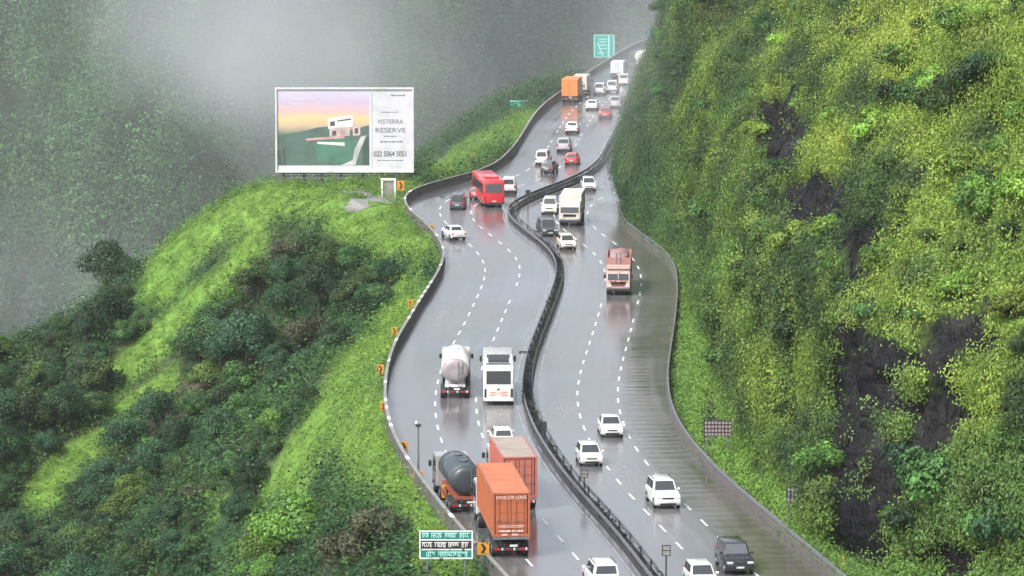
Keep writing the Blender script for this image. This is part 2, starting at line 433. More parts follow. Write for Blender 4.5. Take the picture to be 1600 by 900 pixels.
def arclen_path(Xf, y0, y1, step=.25):
    Y = np.arange(y0, y1, step); X = Xf(Y); s = np.concatenate([[0], np.cumsum(np.hypot(np.diff(X), np.diff(Y)))])
    return X, Y, s
def line_fn(kind, arr):
    if kind == 'l': return lambda Y: xl(Y) + np.interp(Y, YS, arr) * (xml(Y) - xl(Y))
    return lambda Y: xmr(Y) + np.interp(Y, YS, arr) * (xr(Y) - xmr(Y))
LANES = {'la': line_fn('l', LA), 'lb': line_fn('l', LB), 'ra': line_fn('r', RA), 'rb': line_fn('r', RB)}
mk = MB()
def strip(X, Y, hw, s, a, b, mat=None):
    ss = np.linspace(a, b, max(2, int((b - a) / .7) + 1)); xs = np.interp(ss, s, X); ys = np.interp(ss, s, Y)
    tx, ty = np.gradient(xs, ss), np.gradient(ys, ss); L = np.hypot(tx, ty); nx, ny = ty / L, -tx / L
    vs = []
    for i in range(len(ss)):
        z = float(zroad(ys[i])) + .009
        vs += [(xs[i] - nx[i] * hw, ys[i] - ny[i] * hw, z), (xs[i] + nx[i] * hw, ys[i] + ny[i] * hw, z)]
    mk.add(vs, [(2 * i, 2 * i + 1, 2 * i + 3, 2 * i + 2) for i in range(len(ss) - 1)], mat or M_LINE)
for nm, fn in LANES.items():
    X, Y, s = arclen_path(fn, 180, 640 if nm[0] == 'l' else 490)
    a = random.random() * 3
    while a < s[-1] - 4:
        yy = np.interp(a, s, Y)
        if random.random() > .04: strip(X, Y, .085, s, a, a + 2.6)
        a += 6.4
LINE_MAT = paint('worn_line_paint', (.36, .36, .36), .4, dirt=.6, scale=.5)
for fn, y1 in ((lambda Y: xml(Y) - .42, 640), (lambda Y: xmr(Y) + .42, 490)):
    X, Y, s = arclen_path(fn, 180, y1)
    a = 0
    while a < s[-1] - 12:
        strip(X, Y, .045, s, a, a + 11.5, LINE_MAT); a += 12
tag(mk.build('road_markings'), kind='structure')

# ------------------------------------------------------------------ left hillside (one ground sheet under everything)
ctl = []
for px, py, Y in [
    (430, 292, 474), (385, 298, 472), (300, 355, 470), (230, 430, 466), (150, 500, 462), (70, 560, 458), (0, 600, 454), (-150, 720, 446),
    (600, 315, 461), (560, 325, 455), (520, 300, 470), (480, 296, 474),
    (600, 400, 432), (500, 400, 446), (400, 400, 456), (560, 480, 428), (450, 500, 440), (330, 480, 452), (250, 540, 450), (150, 600, 446),
    (400, 580, 432), (300, 640, 432), (200, 700, 430), (80, 720, 432), (0, 700, 436),
    (560, 560, 412), (500, 610, 410), (440, 660, 412), (350, 740, 405), (280, 830, 395), (200, 900, 390), (100, 860, 405), (0, 850, 412), (-100, 900, 410),
    (540, 610, 346), (490, 650, 346), (440, 700, 344), (410, 770, 342), (390, 840, 338), (380, 900, 336),
    (600, 640, 313), (560, 700, 310), (520, 760, 306), (480, 850, 300), (600, 740, 287), (580, 820, 275), (540, 890, 270), (640, 820, 264), (600, 900, 258),
    (400, 1050, 290), (500, 1000, 262), (200, 1100, 330), (-100, 1000, 380),
    (650, 280, 495), (700, 280, 492), (745, 243, 528), (780, 205, 560), (800, 165, 600)]:
    ctl.append(at_depth(px, py, Y))
ctl += [(-60, 250, -35), (-120, 300, -50), (-120, 460, -45), (-150, 400, -55), (-40, 520, -25), (-80, 520, -45), (-20, 540, -16), (-120, 520, -60),
        (-15, 590, -8), (-40, 620, -28), (-70, 600, -50), (-60, 700, -55), (-100, 700, -70), (-20, 680, -22), (0, 760, -18), (-200, 560, -75), (-200, 700, -85),
        (0, 850, -32), (50, 900, -25), (-30, 180, -25), (-80, 160, -50), (-15, 150, -16), (-160, 200, -70), (-100, 850, -80), (-250, 400, -80), (-250, 800, -90)]
for Y in range(140, 900, 14):
    X = float(xl(Y)); ctl.append((X - 1.0, Y, float(zroad(Y)) - .15)); ctl.append((X + 8, Y, float(zroad(Y)) - .2))
for Y in range(140, 900, 60):
    ctl.append((float(xr(Y)) + 4, Y, float(zroad(Y)))); ctl.append((float(xr(Y)) + 60, Y, float(zroad(Y))))
ctl = np.array(ctl)
def tps_fit(P, lam=2.0):
    S = 100.0; A = P[:, :2] / S; n = len(A)
    d = np.linalg.norm(A[:, None] - A[None], axis=2); K = np.where(d > 0, d * d * np.log(d + 1e-12), 0) + np.eye(n) * lam * 1e-4
    Q = np.concatenate([np.ones((n, 1)), A], 1)
    W = np.linalg.solve(np.block([[K, Q], [Q.T, np.zeros((3, 3))]]), np.concatenate([P[:, 2], np.zeros(3)]))
    def f(X, Y):
        B = np.stack([np.ravel(X), np.ravel(Y)], 1) / S; out = np.empty(len(B))
        for i in range(0, len(B), 4000):
            b = B[i:i + 4000]; d = np.linalg.norm(b[:, None] - A[None], axis=2); k = np.where(d > 0, d * d * np.log(d + 1e-12), 0)
            out[i:i + 4000] = k @ W[:n] + W[n] + b @ W[n + 1:]
        return out.reshape(np.shape(X))
    return f
_tps = tps_fit(ctl)
GX = np.concatenate([np.arange(-440, -110, 15), np.arange(-110, 34, 1.6), np.arange(36, 441, 18)])
GY = np.concatenate([np.arange(30, 180, 15), np.arange(180, 640, 1.8), np.arange(640, 1380, 16)])
TX, TY = np.meshgrid(GX, GY)
TYc = np.clip(TY, 140, 900); TXc = np.clip(TX, -250, 100)
TZ = _tps(TXc, TYc)
de = xl(TY) - TX                                     # metres left of the road edge
TZ = TZ + (fbm(TX / 16, TY / 16) * 2.2 + fbm(TX / 5, TY / 5, 3) * .8) * sstep(1.5, 10, de)
ww = sstep(0.3, 3.0, de); TZ = TZ * ww + (zroad(TY) - .12) * (1 - ww)
rr = sstep(.5, 3, TX - xr(TY) - .5) ; TZ = TZ - .5 * rr - np.where((de < 0) & (TX < xr(TY)), .25, 0)
TZ = np.where(TX > xr(TY) + 3, zroad(np.clip(TY, 0, 900)) - 1.0, TZ)
TZ = np.clip(TZ, -120, 60)
from_idx = lambda G, v: np.clip(np.searchsorted(G, v) - 1, 0, len(G) - 2)
def terrain_z(X, Y):
    X, Y = np.asarray(X, float), np.asarray(Y, float)
    i, j = from_idx(GX, X), from_idx(GY, Y)
    u = np.clip((X - GX[i]) / (GX[i + 1] - GX[i]), 0, 1); v = np.clip((Y - GY[j]) / (GY[j + 1] - GY[j]), 0, 1)
    return (TZ[j, i] * (1 - u) + TZ[j, i + 1] * u) * (1 - v) + (TZ[j + 1, i] * (1 - u) + TZ[j + 1, i + 1] * u) * v

G_BRIGHT, G_YELLOW, G_MID, G_DARK, G_BLUE = (.155, .285, .045), (.235, .37, .052), (.085, .18, .042), (.024, .070, .026), (.042, .108, .052)
SOILC = (.075, .055, .045)
def seg_dist(px, py, pts):
    P = np.stack([px, py], -1); best = np.full(px.shape, 1e9)
    for (x0, y0), (x1, y1) in zip(pts[:-1], pts[1:]):
        a = np.array([x0, y0], float); d = np.array([x1 - x0, y1 - y0], float)
        t = np.clip(((P - a) @ d) / (d @ d), 0, 1)
        best = np.minimum(best, np.linalg.norm(P - (a + t[..., None] * d), axis=-1))
    return best
# grassy places of the left slope, given by where they lie on the hillside
GRASS_STRIPS = [([(640, 330), (560, 340), (430, 302), (390, 310)], 34), ([(430, 305), (340, 345), (270, 410), (240, 450)], 34), ([(400, 380), (300, 480), (220, 560), (180, 590)], 22),
                ([(270, 590), (210, 645), (180, 660)], 24), ([(150, 690), (100, 730), (60, 790)], 26), ([(690, 400), (600, 380), (520, 350)], 26),
                ([(640, 470), (600, 540), (560, 580), (520, 640), (470, 720), (440, 770)], 40), ([(560, 600), (590, 690), (640, 770)], 40), ([(520, 680), (600, 760)], 40),
                ([(640, 790), (680, 840), (700, 890)], 40), ([(320, 780), (340, 790)], 16), ([(690, 270), (780, 220), (830, 190)], 22), ([(430, 286), (540, 290), (650, 300)], 22)]
def grassiness(X, Y, Z):
    px, py = project(X, Y, Z)
    g = np.zeros(px.shape)
    for pts, r in GRASS_STRIPS:
        d = seg_dist(px, py, pts) + 14 * fbm(X / 3.5, Y / 3.5, 5)
        g = np.maximum(g, 1 - sstep(r * .55, r * 1.25, d))
    return g
tg = grassiness(TX, TY, TZ)
tcol = mix(mix(G_DARK, SOILC, np.clip(.35 + .6 * fbm(TX / 9, TY / 9, 8), 0, 1)), G_BRIGHT, tg * .8)
pxx, pyy = project(TX, TY, TZ)
dirt = 1 - sstep(12, 34, seg_dist(pxx, pyy, [(460, 560), (380, 580), (300, 620), (240, 670)]) + 10 * fbm(TX / 3, TY / 3, 2))
tcol = mix(tcol, (.10, .075, .06), dirt)
hill = np_obj('hillside', np.stack([TX, TY, TZ], -1).reshape(-1, 3), grid_faces(len(GY), len(GX)), [M_SOIL], tint=tcol.reshape(-1, 3), smooth=True)
tag(hill, kind='structure')

# ------------------------------------------------------------------ far valley wall in the mist
mx_, mt_ = np.meshgrid(np.arange(-430, 431, 6.0), np.linspace(0, 1, 60))
def mountain(X, t):
    base = 690 + 150 * sstep(-90, -20, X) + 140 * sstep(-20, 60, X)
    rid = fbm(X / 60, t * 1.0, 1) * 60 + fbm(X / 22, t * 2.4, 4) * 22
    Y = base + t * 230 + rid * (.4 + .6 * t)
    Z = -100 + t * 195 + fbm(X / 40, t * 4, 9) * 6
    return Y, np.minimum(Z, 97)
MY, MZ = mountain(mx_, mt_)
mcol = mix((.012, .034, .016), (.035, .075, .026), np.clip(.3 + fbm(mx_ / 12, mt_ * 16, 2), 0, 1))
mcol = mix(mcol, SOILC, np.clip(fbm(mx_ / 9, mt_ * 14, 21) * 1.6 - .4, 0, .5))
tag(np_obj('mountain', np.stack([mx_, MY, MZ], -1).reshape(-1, 3), grid_faces(*mx_.shape), [M_SOIL], tint=mcol.reshape(-1, 3), smooth=True), kind='structure')

# ------------------------------------------------------------------ the rock cutting on the other side
def interp(pts): 
    a = np.array(pts, float); return lambda Y: np.interp(Y, a[:, 0], a[:, 1])
strip_w = interp([(150, 1.0), (246, 1.0), (258, 2.4), (275, 3.6), (300, 4.2), (350, 3.6), (390, 1.6), (420, .8), (900, .8)])
face_h = interp([(150, 14), (250, 13), (270, 13), (300, 14), (340, 17), (400, 22), (440, 26), (470, 31), (900, 31)])
CY = np.concatenate([np.arange(196, 225, 1.2), np.arange(225, 300, .45), np.arange(300, 482, .9), np.arange(482, 860, 8)])
CS = np.concatenate([np.linspace(0, 1, 5)[:-1], 1 + np.linspace(0, 1, 72)[:-1], 2 + np.linspace(0, 1, 96), [3.4, 4.2]])
def cliff_base(Y, s):
    Y, s = np.asarray(Y, float), np.asarray(s, float)
    toe = xr(np.maximum(Y, 251)) + .9 + np.maximum(0, 251 - Y) * .95
    toe = np.where(Y > 475, toe + 2, toe)
    w_, h_ = strip_w(Y), face_h(Y)
    a = np.clip(s, 0, 1); b = np.clip(s - 1, 0, 1); c = np.clip(s - 2, 0, 1); d = np.clip(s - 3, 0, 2)
    lean = .26 - .035 * sstep(425, 455, Y)
    up = 58 - h_
    toe = toe - sstep(425, 455, Y) * (.8 + 1.7 * (1 - sstep(1.35, 1.85, s))) * sstep(1.0, 1.2, s)
    x = toe + a * w_ + b * h_ * lean + c * up * (.62 + .25 * sstep(300, 420, Y)) + d * 90
    z = zroad(np.clip(Y, 0, 900)) - .3 + a * w_ * .42 + b * h_ + c * up + d * 4
    return x, z
def cliff(Y, s):
    x, z = cliff_base(Y, s)
    amp = sstep(.9, 1.35, s) * (1 - sstep(3, 3.6, s))
    yb = Y + 0 * s
    n1 = fbm(yb / 17, z / 26, 3); n2 = fbm(yb / 6, z / 7, 7); n3 = fbm(yb / 2.1, z / 2.6, 12)
    n2 = n2 + .9 * (1 - 2.2 * np.abs(vnoise(yb / 4.2, z / 4.6, 5.5))) * sstep(1.6, 2.2, s) + .5 * (1 - 2 * np.abs(vnoise(yb / 2.6, z / 9, 8.5)))
    near = 1 - .75 * sstep(415, 455, yb)              # keep the far corner clear of the carriageway
    dd = (n1 * 4.8 * (.55 + .45 * sstep(1, 2.2, s)) + n2 * 1.7 + n3 * .6) * amp * near
    out = np.minimum(dd, 2.6 - 2.5 * sstep(415, 455, yb))
    return x - out, yb - .25 * out, z + .15 * out
CYg, CSg = np.meshgrid(CY, CS, indexing='ij')
CXv, CYv, CZv = cliff(CYg, CSg)
ROCKS = [((1330, 640), 62, 190), ((1400, 700), 95, 150), ((1470, 560), 85, 55), ((1540, 545), 45, 30), ((1340, 800), 60, 120), ((1305, 275), 85, 62), ((1225, 195), 48, 55), ((1285, 315), 70, 40),
         ((1110, 650), 14, 45), ((1250, 640), 13, 75), ((1190, 720), 14, 30), ((1335, 400), 30, 60), ((1350, 385), 22, 40), ((1170, 420), 14, 60), ((1120, 560), 12, 50), ((1560, 480), 30, 18), ((1490, 880), 50, 40), ((1130, 490), 10, 40), ((1480, 650), 40, 60), ((1090, 330), 12, 60)]
ROCK_POLY = [(1296, 905), (1296, 700), (1298, 500), (1330, 505), (1365, 525), (1430, 528), (1450, 500), (1530, 490), (1560, 520), (1566, 575), (1530, 560), (1500, 590), (1590, 600), (1600, 650), (1530, 660), (1500, 690), (1460, 730), (1420, 770), (1392, 830), (1400, 905)]
def poly_dist(px, py, pts):
    ins = np.zeros(px.shape, bool)
    for (x0, y0), (x1, y1) in zip(pts, pts[1:] + pts[:1]):
        ins ^= ((y0 > py) != (y1 > py)) & (px < (x1 - x0) * (py - y0) / (y1 - y0 + 1e-9) + x0)
    d = seg_dist(px, py, pts + pts[:1])
    return np.where(ins, -d, d)
def rockiness(X, Y, Z, s):
    px, py = project(X, Y, Z); nn = fbm(Y / 2.4, Z / 4.0, 31) * .55
    r = 1 - sstep(-6, 4, poly_dist(px, py, ROCK_POLY) + 22 * nn)
    for (cx, cy), rx, ry in ROCKS[6:]:
        d = np.hypot((px - cx) / rx, (py - cy) / ry) + nn
        r = np.maximum(r, 1 - sstep(.88, 1.0, d))
    gen = sstep(.34, .5, fbm(Y / 3.2, Z / 9, 17)) * sstep(1.05, 1.3, s) * (1 - sstep(1.9, 2.2, s)) * .9
    for cx, cy, rr_ in ((1430, 598, 26), (1530, 585, 40), (1405, 668, 20), (1545, 622, 26), (1385, 655, 12), (1420, 535, 22)):
        r = r * sstep(rr_ * .7, rr_ * 1.2, np.hypot(px - cx, py - cy) + 10 * nn)
    return np.maximum(r, gen)
def cliff_green(X, Y, Z, s):
    """base colour of what grows there: yellow-green slopes, darker shrub bands, cool drapery on the far corner"""
    px, py = project(X, Y, Z)
    q = fbm(Y / 9, Z / 7, 41) + .5 * fbm(Y / 3, Z / 3, 43)
    yel = sstep(1080, 1280, px + 90 * q) * (.30 + .70 * sstep(.55, .75, (px - 1000) / 900 + .55 * (1 - py / 900) + .12 * q))
    c = mix(G_MID, mix(G_BRIGHT, G_YELLOW, np.clip(.5 + .9 * fbm(Y / 12, Z / 8, 47), 0, 1)), np.clip(yel * (.9 + .4 * q), 0, 1))
    c = mix(c, G_DARK, sstep(.10, .3, fbm(Y / 6, Z / 4.5, 55) + .16 - .14 * sstep(1250, 1500, px)) * .9)
    drape = fbm(Y / 1.1, Z / 8, 83)                      # creepers hanging in strands down the steep face
    steep = sstep(1.1, 1.3, s) * (1 - sstep(1.9, 2.1, s))
    c = mix(c, G_YELLOW, np.clip(drape * 1.5, 0, .7) * steep)
    c = mix(c, (.035, .085, .025), np.clip(-drape * 1.8 - .1, 0, .85) * steep)
    sp = fbm(Y / 2.4, Z / 2.0, 91)                       # different plants side by side
    c = c * (1 + .45 * np.clip(sp, -.8, .8))[..., None]
    c = mix(c, (.20, .16, .05), sstep(.42, .6, fbm(Y / 4, Z / 3, 97)) * .25)
    c = mix(c, G_BRIGHT, (1 - sstep(.95, 1.12, s)) * .9)
    low = sstep(1380, 1460, px) * sstep(640, 720, py)
    c = mix(c, mix(G_MID, G_BRIGHT, np.clip(q, 0, 1)), low)
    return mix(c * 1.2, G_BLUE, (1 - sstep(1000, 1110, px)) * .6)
rk = rockiness(CXv, CYv, CZv, CSg)
rcol = mix((.008, .009, .011), (.036, .034, .036), np.clip(.4 + .8 * fbm(CYv / 1.6, CZv / 9, 61), 0, 1)); rcol = mix(rcol, (.10, .095, .09), np.clip(sstep(.35, .6, fbm(CYv / 1.1, CZv / 4, 67)) * .5, 0, 1))
blk = np.round(3 * vnoise(CYv / 1.7, CZv / 3.4, 3.3)) / 3 + .6 * np.round(2.5 * vnoise(CYv / .9, CZv / 1.6, 7.7)) / 2.5
bx_ = np.clip(rk, 0, 1) * (blk * .75 + .35); CXv = CXv + bx_; CYv = CYv + .6 * bx_
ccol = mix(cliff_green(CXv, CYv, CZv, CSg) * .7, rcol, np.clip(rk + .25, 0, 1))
tag(np_obj('rock_cliff', np.stack([CXv, CYv, CZv], -1).reshape(-1, 3), grid_faces(*CYg.shape), [M_ROCK], tint=ccol.reshape(-1, 3), smooth=False), kind='structure')

# ------------------------------------------------------------------ ground cover (uncountable)
def clumps(C, N, col, rad, leaf, per, aspect, up, flat=.6, sd=.20, rnd=.35, loose=.38, lsd=.13):
    """per leaves round each centre, pushed out along the normals N"""
    n = len(C); rad = np.broadcast_to(rad, (n,))
    off = rng.normal(size=(n, per, 3)) * rad[:, None, None] * .5
    out_ = off / (rad[:, None, None] * .5) * rnd + N[:, None]        # a rounded tuft: leaves look away from its middle
    h = np.abs(rng.normal(size=(n, per, 1))) * rad[:, None, None] * flat
    P = C[:, None] + off + N[:, None] * h
    sz = leaf * (.6 + .8 * rng.random((n, per))) * (rad / rad.mean())[:, None]
    tone = (1 + sd * rng.normal(size=(n, 1, 1))) * (1 + lsd * rng.normal(size=(n, per, 1)))
    cc = np.clip(col[:, None] * np.clip(tone, .35, 2.0), 0, .5)
    V = leaf_geo(P.reshape(-1, 3), sz.ravel(), aspect, up, out_.reshape(-1, 3), loose)
    return V, np.repeat(cc.reshape(-1, 3), 4, 0)
def cover(name, parts):
    V = np.concatenate([p[0] for p in parts]); c = np.concatenate([p[1] for p in parts])
    return tag(np_obj(name, V, leaf_faces(len(V) // 4), [M_COVER], tint=c), kind='stuff')

def in_frame(X, Y, Z, m=90):
    px, py = project(X, Y, Z); return (px > -m) & (px < 1600 + m) & (py > -m) & (py < 900 + m)
n = 90000
X = rng.uniform(-75, 12, n); Y = rng.uniform(238, 640, n); Z = terrain_z(X, Y)
ok = (xl(Y) - X > .55) & in_frame(X, Y, Z)
pad = np.hypot(*(np.array(project(X, Y, Z)) - np.array([[570], [322]])) / np.array([[42], [11]])) > 1
X, Y, Z = X[ok & pad], Y[ok & pad], Z[ok & pad]
g = grassiness(X, Y, Z)
isg = rng.random(len(X)) < g
C = np.stack([X, Y, Z], 1); UPN = np.tile([0, 0, 1.0], (len(X), 1))
cg = mix(G_BRIGHT, G_YELLOW, np.clip(.3 + fbm(X / 5, Y / 5, 71), 0, 1)); cg = mix(cg, G_MID, np.clip(1.6 * fbm(X / 2.2, Y / 2.2, 75) + .15, 0, .85)) * (1 + .3 * fbm(X / 1.2, Y / 1.2, 76))[:, None]
cs = mix(G_DARK, G_MID, np.clip(.45 + .9 * fbm(X / 7, Y / 7, 73), 0, 1))
sel = rng.random(len(X)) < .85
a_, b_ = isg & sel, (~isg) & (rng.random(len(X)) < .5)
cover('grass', [clumps(C[a_], UPN[a_], cg[a_], .55, .30, 16, .35, 1.0, 1.0)])
cover('undergrowth', [clumps(C[b_], UPN[b_], cs[b_], .95, .34, 26, .6, .2, 1.2)])

# cliff cover
n = 140000
yy = rng.uniform(226, 520, n); yy[:2500] = rng.uniform(226, 262, 2500)
ss = np.where((rng.random(n) < .07) | (np.arange(n) < 2500), rng.uniform(0, 1, n), np.where(rng.random(n) < .5, rng.uniform(1, 2, n), rng.uniform(2, 3, n)))
X, Y, Z = cliff(yy, ss)
ok = in_frame(X, Y, Z, 160) & ~((yy > 470) & (ss < 1.2))
yy, ss, X, Y, Z = yy[ok], ss[ok], X[ok], Y[ok], Z[ok]
keep = rng.random(len(X)) > np.clip(rockiness(X, Y, Z, ss) * (1.15 - .3 * sstep(.2, .5, fbm(Y / .9, Z / 6, 101))), 0, .993)
yy, ss, X, Y, Z = yy[keep], ss[keep], X[keep], Y[keep], Z[keep]
C = np.stack([X, Y, Z], 1)
e = .4
A1 = np.stack(cliff(yy + e, ss), 1) - C; A2 = np.stack(cliff(yy, ss + .02), 1) - C
NN = np.cross(A1, A2); NN /= np.linalg.norm(NN, axis=1)[:, None] + 1e-9; NN = np.where(NN[:, :1] > 0, -NN, NN)
NN[:, 2] = np.abs(NN[:, 2]) * .6; 
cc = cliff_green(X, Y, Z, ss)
stp = ss < 1; fc = (ss >= 1) & (ss < 2.0); sl = ss >= 2.0
nw = 3500; Yw = rng.uniform(215, 258, nw); Xw = xr(Yw) + .9 + rng.random(nw) * 9
cb_, _z = cliff_base(Yw, np.zeros(nw)); kq = Xw < cb_ + .3; Xw, Yw = Xw[kq], Yw[kq]; Cw = np.stack([Xw, Yw, terrain_z(Xw, Yw)], 1)
wedge = clumps(Cw, np.tile([-.2, -.3, .9], (len(Cw), 1)), mix(G_MID, G_BRIGHT, rng.random(len(Cw))), .6, .26, 16, .35, 1.2, .9)
cover('turf', [wedge, clumps(C[stp], NN[stp], cc[stp], .45, .26, 15, .35, 1.2, .7)])
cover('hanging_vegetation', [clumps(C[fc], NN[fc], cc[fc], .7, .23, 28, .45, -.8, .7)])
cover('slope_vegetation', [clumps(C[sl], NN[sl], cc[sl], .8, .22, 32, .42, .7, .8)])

# far forest on the valley wall: an uncountable wood
n = 5600
X = rng.uniform(-170, 120, n); t = rng.uniform(.12, .72, n) ; Y, Z = mountain(X, t)
ok = in_frame(X, Y, Z, 120) & (rng.random(n) < .45 + 1.2 * sstep(-.5, .2, fbm(X / 20, t * 9, 77))); X, Y, Z, t = X[ok], Y[ok], Z[ok], t[ok]
C = np.stack([X, Y, Z + 2.0], 1)
fc_ = mix((.020, .060, .030), (.075, .160, .052), np.clip(.4 + 2.6 * fbm(X / 22, t * 8, 79), 0, 1)); fc_ = mix(fc_, G_MID, np.clip(rng.random(len(X)) * 1.6 - 1.25, 0, 1))
cover('forest', [clumps(C, np.tile([0, -.35, .95], (len(C), 1)), fc_, rng.uniform(2.6, 5.8, len(C)), .5, 330, .7, .1, .85, .38, .9, .26, .07)])

# ------------------------------------------------------------------ trees and shrubs, one by one
def tree_meshes(seed, h, cr, nb, per, leaf, c0, c1, flat=.75, droop=0.0):
    r = np.random.default_rng(seed)
    tr = MB()
    top = Vector((r.normal() * .2, r.normal() * .2, h * .72))
    tr.cyl((0, 0, -.8), top * .55, .07 * cr * .7 + .05, M_BARK, .05 * cr * .6 + .03, 7); tr.cyl(top * .55, top, .05 * cr * .6 + .03, M_BARK, .03, 6)
    Vs, cs, Ns = [], [], []
    for i in range(nb):
        th = 2 * math.pi * (i * .618 + r.random() * .2); rad = cr * math.sqrt(r.random()) * .8
        zz = h * (.34 + .52 * (1 - (rad / cr) ** 2) * (.5 + .6 * r.random())) - droop * rad * .3
        c = np.array([rad * math.cos(th), rad * math.sin(th), zz])
        b = Vector(top) * (.35 + .5 * r.random()); tr.cyl(b, c * .93, .035 * cr * .5 + .02, M_BARK, .015, 5, caps=False)
        br = cr * (.28 + .2 * r.random())
        d = r.normal(size=(per, 3)); d /= np.linalg.norm(d, axis=1)[:, None]; d *= (br * (.45 + .6 * r.random((per, 1))) ** .7); d[:, 2] *= flat
        Vs.append(c + d); Ns.append(d / br * 1.1 + (c - [0, 0, h * .45]) / cr * .35 + [0, 0, .25])
        base = mix(c0, c1, r.random()) * (1 + .2 * r.normal())
        cs.append(np.clip(base * (1 + .15 * r.normal(size=(per, 1))), .005, .5))
    P = np.concatenate(Vs); cc = np.concatenate(cs)
    V = leaf_geo(P, leaf * (.6 + .8 * rng.random(len(P))), .55, .0, np.concatenate(Ns), .45)
    crown = np_mesh('crown', V, leaf_faces(len(P)), [M_LEAF], tint=np.repeat(cc, 4, 0))
    trunk = tr.build('trunk'); tm = trunk.data; bpy.data.objects.remove(trunk)
    return tm, crown
KINDS = {
    'dark': [tree_meshes(s, 5.2 + .5 * s, 2.6 + .25 * s, 22, 300, .25, (.026, .075, .028), (.050, .125, .052)) for s in range(3)],
    'mid': [tree_meshes(10 + s, 4.6 + .5 * s, 2.4 + .2 * s, 20, 300, .25, (.030, .085, .028), (.085, .17, .042)) for s in range(3)],
    'light': [tree_meshes(20 + s, 4.6, 2.5, 26, 330, .24, G_MID, G_BRIGHT) for s in range(2)],
    'bush': [tree_meshes(30 + s, 1.9 + .3 * s, 1.3 + .2 * s, 11, 230, .18, G_MID, G_BRIGHT, .8) for s in range(2)],
    'darkbush': [tree_meshes(40 + s, 2.0 + .4 * s, 1.5 + .2 * s, 12, 240, .19, G_DARK, G_MID, .8) for s in range(3)],
    'yellowbush': [tree_meshes(50 + s, 1.7, 1.3, 11, 230, .17, G_BRIGHT, G_YELLOW, .8) for s in range(2)],
    'drybush': [tree_meshes(60, 2.6, 1.8, 15, 260, .18, (.050, .062, .030), (.105, .115, .06), .9)],
}
def plant(kind, name, X, Y, Z, sc, label, cat, group):
    tm, cm = random.choice(KINDS[kind])
    r = empty(name, (X, Y, Z), label, cat, group, rz=random.random() * 6.28); r.scale = (sc, sc, sc * random.uniform(.85, 1.15))
    for nm, me in (('trunk', tm), ('crown', cm)):
        o = bpy.data.objects.new(nm, me); COL.objects.link(o); o.parent = r
    return r

def landmark(px, py):
    for name, x0, y0, x1, y1 in (
        ('on the grassy knob below the billboard', 330, 280, 640, 400), ('in the deep gully beneath the first grassy spur', 130, 700, 420, 1000), ('on the bare edge of the landslip scar', 210, 540, 480, 700),
        ('on the shaded slope between billboard knob and parapet', 400, 400, 700, 560), ('beside the roadside parapet on the near grassy spur', 430, 560, 760, 1000),
        ('on the spur crest against the mist', 0, 300, 330, 620), ('at the foot of the misty valley side', -400, 300, 130, 1200)):
        if x0 <= px < x1 and y0 <= py < y1: return name
    return 'on the hillside above the misty valley'
placed = []
rng = np.random.default_rng(21); random.seed(21)
def free(px, py, r):
    for a, b, c in placed:
        if (a - px) ** 2 + (b - py) ** 2 < (r + c) ** 2 * .36: return False
    placed.append((px, py, r)); return True
cnt = 0
X = rng.uniform(-72, 8, 12000); Y = rng.uniform(244, 560, 12000); Z = terrain_z(X, Y); G = grassiness(X, Y, Z)
PX, PY = project(X, Y, Z)
for x, y, z, gq, px, py in zip(X, Y, Z, G, PX, PY):
    if cnt >= 285: break
    if not (-20 < px < 1000 and 250 < py < 960): continue
    de_ = xl(y) - x
    if de_ < 4.5 or gq > .35 or (abs(px - 570) < 60 and abs(py - 322) < 40): continue
    if 330 < px < 720 and py < 352: continue
    near_spur = y < 352
    top_px = np.array([px]), np.array([py - 2.6 * FPX / y])
    if any(seg_dist(*top_px, pts)[0] < r_ * .95 for pts, r_ in GRASS_STRIPS): continue     # keeps the open grass open
    tt = np.linspace(.02, 1 - 236 / y, 60); hz = terrain_z(x * (1 - tt), y * (1 - tt))
    if np.any(hz > z + 2.2 + (CAM_Z - z - 2.2) * tt): continue          # wholly behind a nearer spur
    sc = random.choice([.5, .6, .7, .85, 1.0, 1.25]) * (.55 if near_spur else 1.0) * (.7 if de_ < 9 else 1)
    if py < 330: sc *= .45
    if not free(px, py, 25 * sc): continue
    k_ = random.choices(['dark', 'mid', 'light', 'drybush'], [5, 4, .7, .4])[0]
    word = {'dark': 'dark blue-green broadleaf tree', 'mid': 'leafy green broadleaf tree', 'light': 'pale fresh-green leafy tree', 'drybush': 'dull olive half-dry thicket'}[k_]
    size = 'small' if sc < .45 else 'broad' if sc > .9 else 'middling'
    plant(k_, 'tree', x, y, z - .3, sc, f'{size} {word} {landmark(px, py)}', 'tree', f'{size} {word}s {landmark(px, py)}'); cnt += 1
